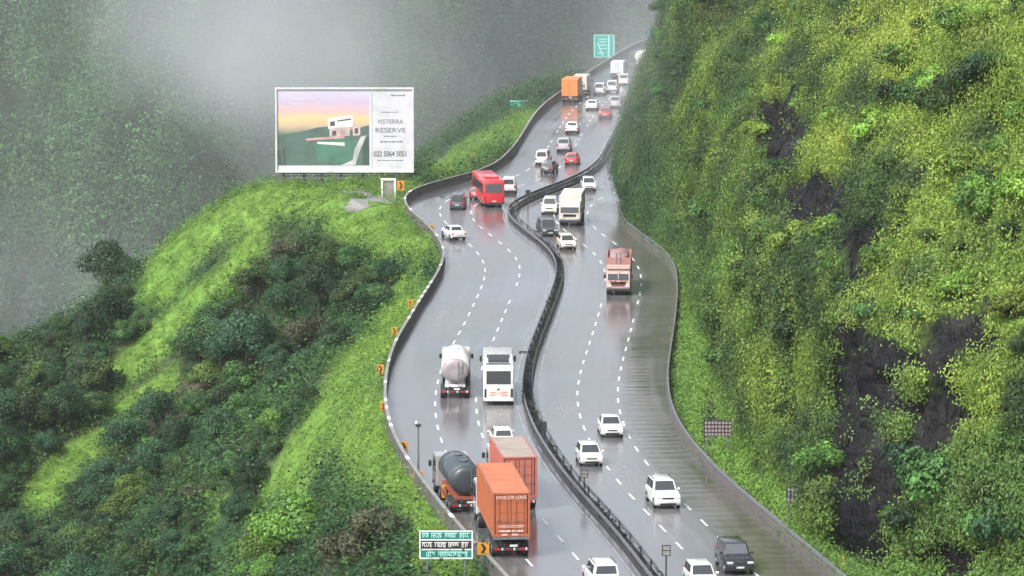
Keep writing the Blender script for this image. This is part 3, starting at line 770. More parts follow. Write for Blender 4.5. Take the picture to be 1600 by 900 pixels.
# the bright leafy tree low on the spur, and the dry thicket next to it
def on_hill(px, py, y0=245, y1=480):
    Yq = np.arange(y0, y1, .5); a, b = ray(px, py); Xq = a * Yq; Zq = CAM_Z + b * Yq; T = terrain_z(Xq, Yq)
    hit = np.nonzero(T >= Zq)[0]
    i = hit[0] if len(hit) else len(Yq) - 1
    return float(Xq[i]), float(Yq[i]), float(T[i])
for px, py, kd, sc, lb in ((120, 880, 'light', 1.0, 'bright green leafy tree among dark trees near the bottom corner'),
                           (460, 890, 'light', 1.5, 'large bright green leafy tree at the foot of the first grassy spur'),
                           (420, 905, 'light', 1.1, 'smaller bright green tree joined to the large one below the spur'),
                           (590, 870, 'drybush', 1.6, 'big dull olive half-dry thicket beneath the parapet by the direction board'),
                           (555, 905, 'drybush', 1.4, 'low dull olive thicket between bright tree and direction board'),
                           (480, 560, 'drybush', 1.8, 'greyish olive thicket in the gully behind the grassy spur'),
                           (665, 893, 'yellowbush', .8, 'yellow-leaved shrub at the foot of the green direction board')):
    x, y, z = on_hill(px, py); plant(kd, 'tree' if kd == 'light' else 'shrub', x, y, z - .2, sc, lb, 'tree' if kd == 'light' else 'shrub', None)

cnt = 0
ys_ = rng.uniform(228, 468, 9000); s_ = rng.uniform(1.02, 2.95, 9000); s_[:2500] = rng.uniform(2, 2.95, 2500)
Xc, Yc, Zc = cliff(ys_, s_); PX, PY = project(Xc, Yc, Zc); RK = rockiness(Xc, Yc, Zc, s_)
DK = fbm(Yc / 7, Zc / 5, 55) + .15
for x, y, z, s1, px, py, q, dk in zip(Xc, Yc, Zc, s_, PX, PY, RK, DK):
    if cnt >= 285: break
    if not (1030 < px < 1625 and -15 < py < 915) or q > .3: continue
    low = px > 1380 and py > 620
    if py > 600 and px < 1290 and s1 < 1.25: continue
    if poly_dist(np.array([px]), np.array([py]), ROCK_POLY)[0] < 16: continue
    sc = random.choice([.5, .6, .75, .9, 1.2, 1.5]) * (1.2 if low else 1.0) * (.8 if px < 1100 else 1)
    if not free(px, py, 22 * sc): continue
    if px < 1110: kd = random.choice(['darkbush', 'darkbush', 'bush'])
    elif dk > .25: kd = random.choice(['darkbush', 'darkbush', 'bush'])
    elif low: kd = random.choice(['bush', 'bush', 'darkbush', 'yellowbush'])
    else: kd = random.choice(['yellowbush', 'bush', 'yellowbush', 'darkbush'])
    word = {'bush': 'fresh green shrub', 'darkbush': 'dark green shrub', 'yellowbush': 'yellow-green shrub'}[kd]
    where = ('on the hazy cliff corner where the road bends away' if px < 1110 else 'in front of the big dark rock face' if low else 'on the upper grass slope of the cliff' if s1 > 2 else
             'clinging to the wall of the rock cutting')
    band = ('high under the top edge' if py < 120 else 'level with the far queue' if py < 240 else 'level with the red bus' if py < 350 else 'level with the rose truck' if py < 480 else
            'level with the white coach' if py < 640 else 'level with the white sedans' if py < 760 else 'level with the black off-roader')
    where = band + ' ' + ('on the hazy cliff corner' if px < 1110 else 'before the dark rock face' if low else 'on the upper grass slope' if s1 > 2 else 'on the steep rock cutting')
    word = ('small ' if sc < .65 else 'big ' if sc > 1.1 else '') + word
    plant(kd, 'shrub', x, y, z - .35, sc, f'{word} {where}', 'shrub', f'{word}s {where}'); cnt += 1

# ------------------------------------------------------------------ parapets and crash barriers
def sweep(Xf, y0, y1, prof, step=2.0, zoff=0.0):
    """closed profile [(offset to the right, height)] carried along a road line; rings for MB.loft"""
    Y = np.arange(y0, y1, step); X = Xf(Y); t = np.gradient(X, Y); L = np.sqrt(1 + t * t)
    nx, ny = 1 / L, -t / L
    return [[(x + a * p, y + a * q, float(zroad(y)) + h + zoff) for a, h in prof] for x, y, p, q in zip(X, Y, nx, ny)]
par = empty('parapet_wall', (0, 0, 0), 'long weathered concrete parapet along the valley edge of the road', 'wall')
m = MB(); m.loft(sweep(lambda Y: xl(Y) - .18, 150, 800, [(-.14, -1.4), (.2, -1.4), (.2, 0), (.10, .28), (.08, .88), (-.08, .88), (-.12, -.1)]), M_CONC); m.build('wall', par)
m = MB(); m.loft(sweep(lambda Y: xl(Y) - .18, 150, 800, [(-.13, .885), (.12, .885), (.12, .97), (-.13, .97)]), M_GREYC); m.build('coping', par)
# white painted stretches on the coping
m = MB()
Yq = 250.0
while Yq < 470:
    if random.random() < .55: m.loft(sweep(lambda Y: xl(Y) - .18, Yq, Yq + 1.7, [(-.135, .88), (.125, .88), (.125, .975), (-.135, .975)], .8), M_WHITE)
    Yq += random.uniform(3, 9)
m.build('white_paint_mark', par)

BEAM = [(-.02, .46), (.03, .50), (.03, .56), (-.01, .61), (.03, .66), (.03, .72), (-.02, .77), (-.035, .77), (.01, .71), (.01, .67), (-.03, .61), (.01, .55), (.01, .51), (-.035, .46)]
def barrier(label, Xf, y0, y1, side, postmat, beammat, spacing, kerb=None):
    r = empty('crash_barrier', (0, 0, 0), label, 'barrier', 'steel crash barriers')
    pr = [(a * side, h) for a, h in BEAM]
    m = MB(); m.loft(sweep(Xf, y0, y1, pr, 1.5), beammat); m.build('beam', r)
    X, Y, s = arclen_path(Xf, y0, y1)
    base = None
    a = spacing / 2
    while a < s[-1]:
        x, y = np.interp(a, s, X), np.interp(a, s, Y)
        if base is None:
            m = MB(); m.box((0, 0, .36), (.10, .14, .92), postmat); base = m.build('post', r, bevel=.01)
            o = base
        else:
            o = base.copy(); COL.objects.link(o)
        o.location = (x - side * .09, y, float(zroad(y))); o.parent = r
        a += spacing
    return r
barrier('steel crash barrier edging the median on the uphill lanes side', lambda Y: xml(Y) + .18, 190, 600, -1, M_DARKST, M_STEEL, 4.6)
barrier('steel crash barrier edging the median on the oncoming lanes side', lambda Y: xmr(Y) - .18, 190, 560, 1, M_DARKST, M_STEEL, 4.6)
m = MB(); m.loft(sweep(lambda Y: xm(Y), 170, 640, [(-.44, -.1), (.44, -.1), (.44, .14), (.36, .17), (-.36, .17), (-.44, .14)]), M_DARK)  # dark colour paints in the shade between the two barriers
tag(m.build('median_strip'), kind='structure')
# low tufts along the median, coloured dark for the shade between the barriers
n = 900; Y = rng.uniform(236, 540, n); X = xm(Y) + rng.normal(size=n) * .10
keepm = fbm(Y / 5, 0, 3) > -.35
X, Y = X[keepm], Y[keepm]
C = np.stack([X, Y, zroad(Y) + .2], 1)
cover('median_shade_tufts', [clumps(C, np.tile([0, 0, 1.0], (len(C), 1)), np.tile([(.02, .032, .02)], (len(C), 1)), rng.uniform(.16, .34, len(C)), .22, 9, .5, .4, .9)])
kb = empty('roadside_kerb_wall', (0, 0, 0), 'low pale kerb wall below the cliff beside the shoulder', 'wall')
m = MB(); m.loft(sweep(lambda Y: xr(Y) + .55, 180, 462, [(-.16, -.2), (.16, -.2), (.14, .42), (-.10, .42)]), M_CONC); m.build('wall', kb)
barrier('steel crash barrier on the kerb wall under the rock cliff', lambda Y: xr(Y) + .62, 185, 462, -1, M_DARKST, M_STEEL, 3.4)
# concrete pad on the knob
m = MB(); X0, Y0, _z = at_depth(570, 322, 460)
nseg = 20; vs = []
for i in range(nseg):
    a = 2 * math.pi * i / nseg; rr_ = 1 + .15 * math.sin(3 * a + 1)
    x, y = X0 + .3 + 3.6 * rr_ * math.cos(a), Y0 + 5.2 * rr_ * math.sin(a); vs.append((x, y, float(terrain_z(x, y)) + .12))
m.add(vs + [(v[0], v[1], v[2] - .5) for v in vs], [tuple(range(nseg))] + [((i + 1) % nseg, i, nseg + i, nseg + (i + 1) % nseg) for i in range(nseg)], M_GREYC)
tag(m.build('gravel_path'), kind='structure')

# ------------------------------------------------------------------ signs
def post(r, x, y, z0, z1, mat=M_STEEL, rad=.05, name='post'):
    m = MB(); m.cyl((x, y, z0), (x, y, z1), rad, mat, n=8); return m.build(name, r)
def chevron(px, py, right, label, Y, w=.8, h=.9):
    w, h = w * .86, h * .86
    X, Yy, zc = at_depth(px, py, Y)
    zb = float(terrain_z(X, Yy))
    r = empty('chevron_sign', (X, Yy, zb), label, 'road sign', 'orange chevron boards along the parapet')
    zc -= zb
    m = MB(); m.box((0, 0, zc), (w, .03, h), M_ORANGE); b = m.build('board', r, bevel=.008, seg=1)
    s = 1 if right else -1; t = .16 * w
    m = MB()
    for o in ((0,) if w < 1.2 else (-.3, .3)):
        pts = [(-.22, .36), (.02, .36), (.28, 0), (.02, -.36), (-.22, -.36), (.04, 0)]
        pts = [(o + s * a * w, -.026 + 0, zc + b_ * h) for a, b_ in pts]
        n_ = len(pts); pts2 = [(a, -.016, c) for a, _, c in pts]
        m.add(pts + pts2, [(0, 1, 2, 5), (5, 2, 3, 4)], M_SIGNBLK)
    m.build('chevron', r)
    post(r, 0, .05, -.4, zc + h * .4, M_STEEL, .045)
    return r
def edge_Y(off_px_x, py_base):
    return ground(off_px_x, py_base)[1]
CH = [(755, 857, True, 'orange chevron board in front of the orange container trailer', 243, .9, .95),
      (697, 768, True, 'orange chevron board beside the dark tank truck at the parapet', 268.5, .75, 1.1),
      (631, 698, True, 'orange chevron board just above the lamp pole', 292, .75, .95),
      (599, 635, True, 'small orange chevron board at the sharpest outward bend of the parapet', 312, .7, .85),
      (594, 577, True, 'orange chevron board on the verge level with the white tanker', 334, .75, .95),
      (616, 518, True, 'orange chevron board above the fresh grass where parapet turns', 357, .75, 1.0),
      (641, 475, True, 'orange chevron board on the parapet stretch past the grassy spur', 378, .7, 1.0),
      (675, 357, True, 'orange chevron board beside the white sedan on the bend', 438, .75, .95),
      (626, 290, True, 'orange chevron board next to the white portal frame', 466, 1.05, 1.4),
      (740, 250, True, 'orange chevron board on the verge behind the red bus', 510, 1.0, 1.7)]
for a in CH: chevron(*a)
# orange plate on the lamp pole's foot
X, Y, Zc = at_depth(653, 743, 277); zb = float(terrain_z(X, Y))
r = empty('warning_sign', (X, Y, zb), 'wide orange warning plate in front of the lamp pole', 'road sign')
m = MB(); m.box((0, 0, Zc - zb), (.75, .03, .62), M_ORANGE); m.build('board', r, bevel=.01, seg=1)
m = MB()
for k_ in (-.16, 0, .16): m.box((0, -.022, Zc - zb + k_), (.5, .012, .05), M_SIGNBLK)
m.build('symbol', r); post(r, 0, .05, -.4, Zc - zb + .2)
X, Y, Zc = at_depth(653.5, 664, 281); zb = float(terrain_z(X, Y))
r = empty('lamp_pole', (X, Y, zb), 'slim grey pole with small dark head above the parapet', 'pole')
m = MB(); m.cyl((0, 0, -.5), (0, 0, Zc - zb), .085, M_STEEL, .06, 10); m.build('pole', r)
m = MB(); m.box((0, -.05, Zc - zb - .02), (.42, .34, .2), M_DARKST); m.build('head', r, bevel=.03)
m = MB(); m.box((-.14, -.1, Zc - zb + .2), (.18, .22, .2), M_WHITE); m.build('camera', r, bevel=.03)

# direction board: three rows of light lettering (too blurred to read in the photograph: headline bars with strokes)
X, Y, Zc = at_depth(697, 851, 241); zb = float(terrain_z(X, Y))
r = empty('direction_board', (X, Y, zb), 'green direction board with three rows of white lettering at the verge', 'road sign')
W_, H_ = 3.42, 1.85; zc = Zc - zb
m = MB(); m.box((0, 0, zc), (W_, .05, H_), M_GREENS); m.box((0, -.003, zc), (W_ - .14, .052, .56), M_SIGNBLK); m.build('panel', r)
m = MB()
for z_ in (-H_ / 2 + .05, H_ / 2 - .05): m.box((0, -.035, zc + z_), (W_, .03, .09), M_WHITE)
for z_ in (-.31, .31): m.box((0, -.035, zc + z_), (W_ - .2, .025, .085), M_WHITE)
for x_ in (-W_ / 2 + .045, W_ / 2 - .045): m.box((x_, -.036, zc), (.09, .03, H_), M_WHITE)
m.build('frame', r)
M_TXT_T = paint('pale_teal_letter', (.45, .80, .76), .4); M_TXT_W = paint('letter_white', (.82, .80, .78), .4)
rl = random.Random(4)
for row, (zz, words, mt) in enumerate(((.61, [(-1.55, -1.08), (-.97, -.22), (-.1, .72), (.84, 1.52)], M_TXT_T), (0, [(-1.55, -.88), (-.75, .05), (.12, .85), (.95, 1.45)], M_TXT_W),
                                       (-.61, [(-1.3, -.66), (-.52, 1.4)], M_TXT_T))):
    m = MB()
    for a, b in words:
        m.box(((a + b) / 2, -.033, zc + zz + .14), (b - a, .014, .05), mt)
        x_ = a + .06
        while x_ < b - .03:
            hh = rl.uniform(.2, .3); m.box((x_, -.033, zc + zz + .115 - hh / 2), (rl.uniform(.035, .06), .014, hh), mt)
            if rl.random() < .65 and x_ + .09 < b: m.box((x_ + .05, -.033, zc + zz + rl.uniform(-.14, .06)), (.10, .014, .045), mt)
            x_ += rl.uniform(.09, .15)
    m.build('lettering', r)
for x_ in (-1.2, 1.2): post(r, x_, .08, -.5, zc + .7, M_STEEL, .07)

def panel_sign(name, label, cat, px0, py0, px1, py1, Y, mat, back=M_STEEL, group=None, ground_z=None):
    X, Yy, z1 = at_depth((px0 + px1) / 2, py0, Y); z0 = at_depth(px0, py1, Y)[2]
    w_ = (px1 - px0) / FPX * Yy * 1.0; h_ = z1 - z0
    zb = float(terrain_z(X, Yy)) if ground_z is None else ground_z
    r = empty(name, (X, Yy, zb), label, cat, group)
    m = MB(); m.box((0, 0, (z0 + z1) / 2 - zb), (w_, .06, h_), mat); m.build('panel', r, bevel=.01, seg=1)
    for s in (-1, 1): post(r, s * w_ * .32, .09, -.6, z1 - zb - .1, back, .08)
    return r, w_, h_, (z0 + z1) / 2 - zb
r, w_, h_, zc = panel_sign('direction_sign', 'tall teal direction sign with arrow on the far verge', 'road sign', 928, 54, 960, 90, 706, M_TEAL)
m = MB()
for z_ in (-.48, .48): m.box((0, -.045, zc + z_ * h_), (w_, .02, .12), M_TXT_T)
for x_ in (-.48, .22, .48): m.box((x_ * w_, -.045, zc), (.16 if x_ != .22 else .28, .02, h_), M_TXT_T)
m.build('frame', r)
m = MB()
for z_, a, b in ((.3, -.25, .1), (.18, -.3, .08), (.04, -.28, .12), (-.1, -.2, .1), (-.3, -.3, 0)): m.box(((a + b) / 2 * w_, -.045, zc + z_ * h_), ((b - a) * w_, .02, .17), M_TXT_T)
m.build('lettering', r)
m = MB(); m.cyl((-.32 * w_, -.045, zc + .12 * h_), (-.05 * w_, -.045, zc - .42 * h_), .12, M_TXT_T, n=6)
m.build('arrow', r)
r, w_, h_, zc = panel_sign('direction_sign', 'wide pale teal direction sign beside the receding parapet', 'road sign', 797, 157, 825, 174, 590, M_TEAL)
m = MB()
for z_ in (-.46, 0, .46): m.box((0, -.045, zc + z_ * h_), (w_, .02, .12), M_TXT_T)
m.build('lettering', r)
M_BLUE = paint('sign_blue', (.05, .12, .55), .4)
panel_sign('information_sign', 'small blue sign high up where the road disappears', 'road sign', 1013, 48, 1027, 63, 752, M_BLUE, ground_z=6.3)

def lattice_sign(label, px0, py0, px1, py1, Y, nx, nz, face):
    X, Yy, z1 = at_depth((px0 + px1) / 2, py0, Y); z0 = at_depth(px0, py1, Y)[2]; w_ = (px1 - px0) / FPX * Yy; h_ = z1 - z0
    s_ = np.linspace(0, 1.05, 60); bx, by, bz = cliff(np.full(60, Yy), s_); i = np.argmin(np.abs(bx - X)); zb = min(float(bz[i]), z0 - .3)
    r = empty('sign_back', (X, Yy, zb), label, 'road sign')
    m = MB(); m.box((0, .03, (z0 + z1) / 2 - zb), (w_, .03, h_), face); m.build('panel', r)
    m = MB()
    for i in range(nx + 1): m.box((-w_ / 2 + i * w_ / nx, -.01, (z0 + z1) / 2 - zb), (.05, .04, h_), M_DARKST)
    for i in range(nz + 1): m.box((0, -.033, z0 - zb + i * h_ / nz), (w_ + .05, .025, .05), M_DARKST)
    m.build('frame', r)
    for s in (-.4, .4): post(r, s * w_, .1, -.8, z1 - zb, M_STEEL, .05)
M_ROSE = paint('sign_back_rose', (.38, .30, .30), .5); 
lattice_sign('wide grid-backed sign board on the grass strip by the cliff', 1100, 657, 1143, 681, 286, 8, 4, M_ROSE)
lattice_sign('small square grey sign back on the grass strip near the dark rock', 1229, 760, 1252, 784, 256.5, 4, 3, M_GREYC)

def median_sign(label, px, py0, py1, w_px, Y, mat, n=1):
    X, Yy, z1 = at_depth(px, py0, Y); z0 = at_depth(px, py1, Y)[2]; zb = float(zroad(Yy)) + .15; w_ = w_px / FPX * Yy
    r = empty('median_sign', (X, Yy, zb), label, 'road sign', 'small signs standing in the median')
    m = MB(); m.box((0, 0, (z0 + z1) / 2 - zb), (w_, .03, z1 - z0), mat); m.build('panel', r, bevel=.006, seg=1)
    m = MB()
    for z_ in (z0, (z0 + z1) / 2, z1): m.box((0, -.025, z_ - zb), (w_ + .03, .02, .05), M_DARKST)
    for x_ in (-w_ / 2, w_ / 2): m.box((x_, -.026, (z0 + z1) / 2 - zb), (.05, .02, z1 - z0), M_DARKST)
    m.build('frame', r); post(r, 0, .05, -.2, z1 - zb, M_DARKST, .05)
def on_median(px):
    return float(YS[np.argmin(np.abs(800 + FPX * XM / np.hypot(YS, CAM_Z) - px))])
def med_Y(px, ylo=230, yhi=520):
    yy_ = np.arange(ylo, yhi, .5); pxs, _ = project(xm(yy_), yy_, zroad(yy_)); c = np.nonzero(np.diff(np.sign(pxs - px)))[0]
    return float(yy_[c[0]]) if len(c) else 300.0
median_sign('sign back on a thin pole beneath the white hatchback', 913, 735, 746, 11, med_Y(913), M_GREYC)
median_sign('dark framed sign back on a twin pole near the bottom edge', 1041, 852, 868, 13, 233, M_GREYC)
median_sign('short dark marker post with two lobes on the curving median', 850, 659, 670, 8, med_Y(850), M_DARKST)
median_sign('black keep-side marker where the median bends behind the red bus', 825, 297, 308, 7, 449, M_DARKST)
median_sign('small cross-armed marker on the median beside the white coach', 820, 549, 552, 18, 347, M_DARKST)

# hazard marker by the rock foot
X, Y, Z = at_depth(1318, 893, 243.5)
r = empty('hazard_marker', (X, Y, Z), 'orange striped hazard post at the foot of the dark rock', 'marker post')
m = MB(); m.cyl((0, 0, -.8), (0, 0, .95), .12, M_ORANGE, n=10); m.build('post', r)
m = MB(); m.cyl((0, 0, .45), (0, 0, .6), .128, M_WHITE, n=10); m.build('reflective_band', r)

# white portal frame on the knob
X, Y, Z1 = at_depth(607, 279, 463); Z0 = float(terrain_z(X, Y))
r = empty('portal_frame', (X, Y, Z0), 'white painted portal frame standing on the concrete pad', 'frame')
h_ = max(2.0, Z1 - Z0)
for x_ in (-.78, .78):
    m = MB(); m.box((x_, 0, h_ / 2), (.24, .24, h_), M_WHITE); m.build('post', r, bevel=.02)
m = MB(); m.box((0, 0, h_ - .1), (1.84, .28, .26), M_WHITE); m.build('crossbar', r, bevel=.02)
m = MB(); m.box((.1, .1, h_ * .45), (1.2, .05, h_ * .8), M_GREYC); m.build('panel', r)

# ------------------------------------------------------------------ billboard
BY = 478
xa, _, zt = at_depth(431, 138, BY); xb, _, _ = at_depth(645, 138, BY); _, _, zb_ = at_depth(431, 268, BY)
bw, bh = xb - xa, zt - zb_; bx, bz = (xa + xb) / 2, (zt + zb_) / 2
r = empty('billboard', (bx, BY, zb_ - 3.0), 'huge white-framed billboard picturing a hillside villa on the grassy knob', 'billboard')
zc = bz - (zb_ - 3.0)
M_BW = paint('billboard_white', (.63, .63, .67), .45, dirt=.25, scale=.5)
m = MB(); m.box((0, .1, zc), (bw, .3, bh), M_BW); m.build('panel', r, bevel=.03, seg=1)
def bb(u, v): return (-bw / 2 + u * bw, -.06, zc - bh / 2 + (1 - v) * bh)       # u from the left, v from the top
def poly(m, pts, mat, lay):
    vs = [(*bb(u, v),) for u, v in pts]; m.add([(a, -.055 - .012 * lay, c) for a, b, c in vs], [tuple(range(len(vs)))], mat)
def gradient_mat(name, stops, axis='Z'):
    m, t, n, l, b = new_mat(name)
    tc = n.new('ShaderNodeTexCoord'); sp = n.new('ShaderNodeSeparateXYZ'); l.new(tc.outputs['Object'], sp.inputs[0])
    mr = n.new('ShaderNodeMapRange'); mr.inputs['From Min'].default_value = zc + bh / 2; mr.inputs['From Max'].default_value = zc - bh / 2
    no = n.new('ShaderNodeTexNoise'); no.inputs['Scale'].default_value = .35; no.inputs['Detail'].default_value = 4; l.new(tc.outputs['Object'], no.inputs['Vector'])
    l.new(sp.outputs['Z'], mr.inputs['Value'])
    ad = n.new('ShaderNodeMath'); ad.operation = 'MULTIPLY_ADD'; l.new(no.outputs['Fac'], ad.inputs[0]); ad.inputs[1].default_value = .12; l.new(mr.outputs[0], ad.inputs[2])
    cr = n.new('ShaderNodeValToRGB'); e = cr.color_ramp.elements
    e[0].position, e[0].color = stops[0][0], (*stops[0][1], 1); e[1].position, e[1].color = stops[-1][0], (*stops[-1][1], 1)
    for p, c in stops[1:-1]:
        q = e.new(p); q.color = (*c, 1)
    l.new(ad.outputs[0], cr.inputs[0]); l.new(cr.outputs[0], b.inputs['Base Color']); b.inputs['Roughness'].default_value = .5
    return m
M_AD = gradient_mat('poster_print', [(.06, (.62, .60, .70)), (.22, (.56, .46, .62)), (.34, (.72, .46, .45)), (.42, (.80, .56, .30)), (.52, (.55, .42, .30)), (.60, (.16, .22, .18)), (.78, (.10, .17, .14)), (1.0, (.05, .08, .07))])
m = MB(); poly(m, [(.012, .02), (.68, .02), (.68, .925), (.012, .925)], M_AD, 0)
PM = {k_: paint('poster_' + k_, c, .5, dirt=.6, scale=.45) for k_, c in dict(hill=(.10, .165, .14), hill2=(.15, .24, .15), lawn=(.085, .22, .15), white=(.80, .76, .78), cream=(.62, .48, .46), dark=(.10, .09, .10), tree=(.06, .10, .09), path=(.62, .60, .62), pink=(.60, .38, .38)).items()}
poly(m, [(.012, .56), (.16, .53), (.30, .47), (.42, .45), (.55, .50), (.68, .44), (.68, .925), (.012, .925)], PM['hill'], 1)
poly(m, [(.27, .66), (.46, .60), (.62, .64), (.62, .84), (.50, .90), (.30, .88)], PM['lawn'], 2)
poly(m, [(.38, .36), (.56, .32), (.56, .46), (.38, .485)], PM['white'], 3); poly(m, [(.395, .40), (.43, .393), (.43, .45), (.395, .455)], PM['dark'], 4)
poly(m, [(.445, .385), (.55, .36), (.55, .375), (.445, .40)], PM['dark'], 4)
poly(m, [(.39, .485), (.54, .465), (.54, .57), (.39, .58)], PM['cream'], 3); poly(m, [(.41, .51), (.44, .507), (.44, .565), (.41, .57)], PM['dark'], 4); poly(m, [(.47, .50), (.50, .497), (.50, .56), (.47, .565)], PM['pink'], 4)
poly(m, [(.22, .60), (.50, .57), (.50, .60), (.22, .63)], PM['pink'], 4); poly(m, [(.30, .64), (.50, .65), (.50, .69), (.30, .665)], PM['white'], 3)
poly(m, [(.56, .46), (.615, .45), (.615, .56), (.56, .57)], PM['cream'], 3); poly(m, [(.575, .48), (.60, .476), (.60, .54), (.575, .545)], PM['dark'], 4)
poly(m, [(.62, .58), (.66, .56), (.60, .80), (.58, .92), (.47, .925), (.56, .86), (.57, .74)], PM['path'], 3)
poly(m, [(.012, .76), (.03, .74), (.045, .925), (.012, .925)], PM['tree'], 2); poly(m, [(.64, .62), (.68, .58), (.68, .92), (.63, .92)], PM['tree'], 2); poly(m, [(.05, .72), (.065, .70), (.07, .925), (.05, .925)], PM['tree'], 2)
m.build('poster', r)
M_INK = paint('poster_ink', (.06, .06, .08), .5); M_INK2 = paint('poster_ink_grey', (.20, .20, .24), .5)
def adtext(t, u, v, width, size, mat):
    x_, _, z_ = bb(u, v); text_part(t, size, mat, r, (x_, -.075, z_), width * bw)
adtext('VISTERRA', .835, .40, .19, .75, M_INK2); adtext('RESERVE', .835, .505, .22, .85, M_INK2)
adtext('022 5064 5051', .835, .79, .235, .95, M_INK)
m = MB()
def bar(u0, u1, v, hh, mat):                                               # lines of print too small to read
    x_ = u0
    while x_ < u1 - .01:
        e_ = min(u1, x_ + rl.uniform(.01, .03)); a = bb(x_, v); b = bb(e_, v); m.box(((a[0] + b[0]) / 2, -.06, a[2]), (b[0] - a[0], .02, hh), mat); x_ = e_ + .006
bar(.84, .945, .085, .18, M_INK2); bar(.77, .90, .285, .09, M_INK2); bar(.79, .88, .575, .14, M_INK2); bar(.76, .93, .64, .16, M_INK2); bar(.74, .94, .865, .1, M_INK2)
bar(.10, .30, .125, .22, PM['path']); bar(.06, .22, .19, .16, PM['path'])
m.build('small_print', r)
m = MB()
for u in (.0, 1.0): m.box((-bw / 2 + u * bw, -.02, zc), (.22, .44, bh + .22), M_BW)
for v in (-.5, .5): m.box((0, -.025, zc + v * bh), (bw, .42, .24), M_BW)
m.box((-bw / 2 + .695 * bw, -.06, zc), (.2, .08, bh), M_BW)
m.build('frame', r)
M_RUST = paint('frame_steel', (.11, .11, .13), .55, dirt=.3)
for u in (.05, .2, .33, .47, .63, .78, .95):
    x_ = -bw / 2 + u * bw; zg = float(terrain_z(bx + x_, BY + 1)) - (zb_ - 3.0)
    m = MB(); m.box((x_, .7, (zg - 1 + zc + bh * .45) / 2), (.3, .3, zc + bh * .45 - zg + 1), M_RUST); m.build('post', r)
m = MB()
for z_ in (.25, 2.4, 2.75): m.box((0, .55, z_), (bw, .12, .14), M_RUST)
for u in np.linspace(0, 1, 15)[:-1]:
    x_ = -bw / 2 + u * bw; m.cyl((x_, .55, .25), (x_ + bw / 14, .55, 2.4), .06, M_RUST, n=6)
m.box((-bw * .2, -.3, 2.2), (bw * .55, .9, .1), M_RUST)
m.build('catwalk_truss', r)

# ------------------------------------------------------------------ vehicles
def frame_at(px, py, away, L, Xf=None, turn=0.0):
    X, Y, Z = ground(px, py)
    f_ = (Y - 252) / 200
    dX = float(np.interp(Y + 4, YS, XL) - np.interp(Y - 4, YS, XL)) / 8 if px < 800 + 0 * f_ and away else 0
    a, b = (xl, xml) if away else (xmr, xr)
    t = (X - float(a(Y))) / (float(b(Y)) - float(a(Y)))
    def lane(y): return float(a(y)) * (1 - t) + float(b(y)) * t
    Yc = Y + L / 2
    tang = Vector((lane(Yc + 3) - lane(Yc - 3), 6, float(zroad(Yc + 3) - zroad(Yc - 3)))).normalized()
    tang = (Matrix.Rotation(turn, 3, 'Z') @ tang)
    C_ = Vector((X, Y, Z)) + tang * (L / 2); C_.z = float(zroad(C_.y)) + .006
    fwd = tang if away else -tang
    right = fwd.cross(Vector((0, 0, 1))).normalized(); up = right.cross(fwd)
    M = Matrix((right, fwd, up)).transposed().to_4x4(); M.translation = C_
    return M

_pm = {}
def body_paint(name, col):
    return paint('body_' + name, col, .22, coat=.6, dirt=.16, scale=1.6)

def wheel(r, x, y, rad, wid, dual=False):
    s = 1 if x > 0 else -1
    m = MB(); m.cyl((x - s * wid, y, rad), (x, y, rad), rad, M_BLACK, n=18); w_ = m.build('wheel', r, bevel=rad * .09, seg=2)
    m = MB(); m.cyl((x - s * .06, y, rad), (x + s * .012, y, rad), rad * .58, M_CHROME, rad * .5, n=14); m.build('rim', w_)
    return w_

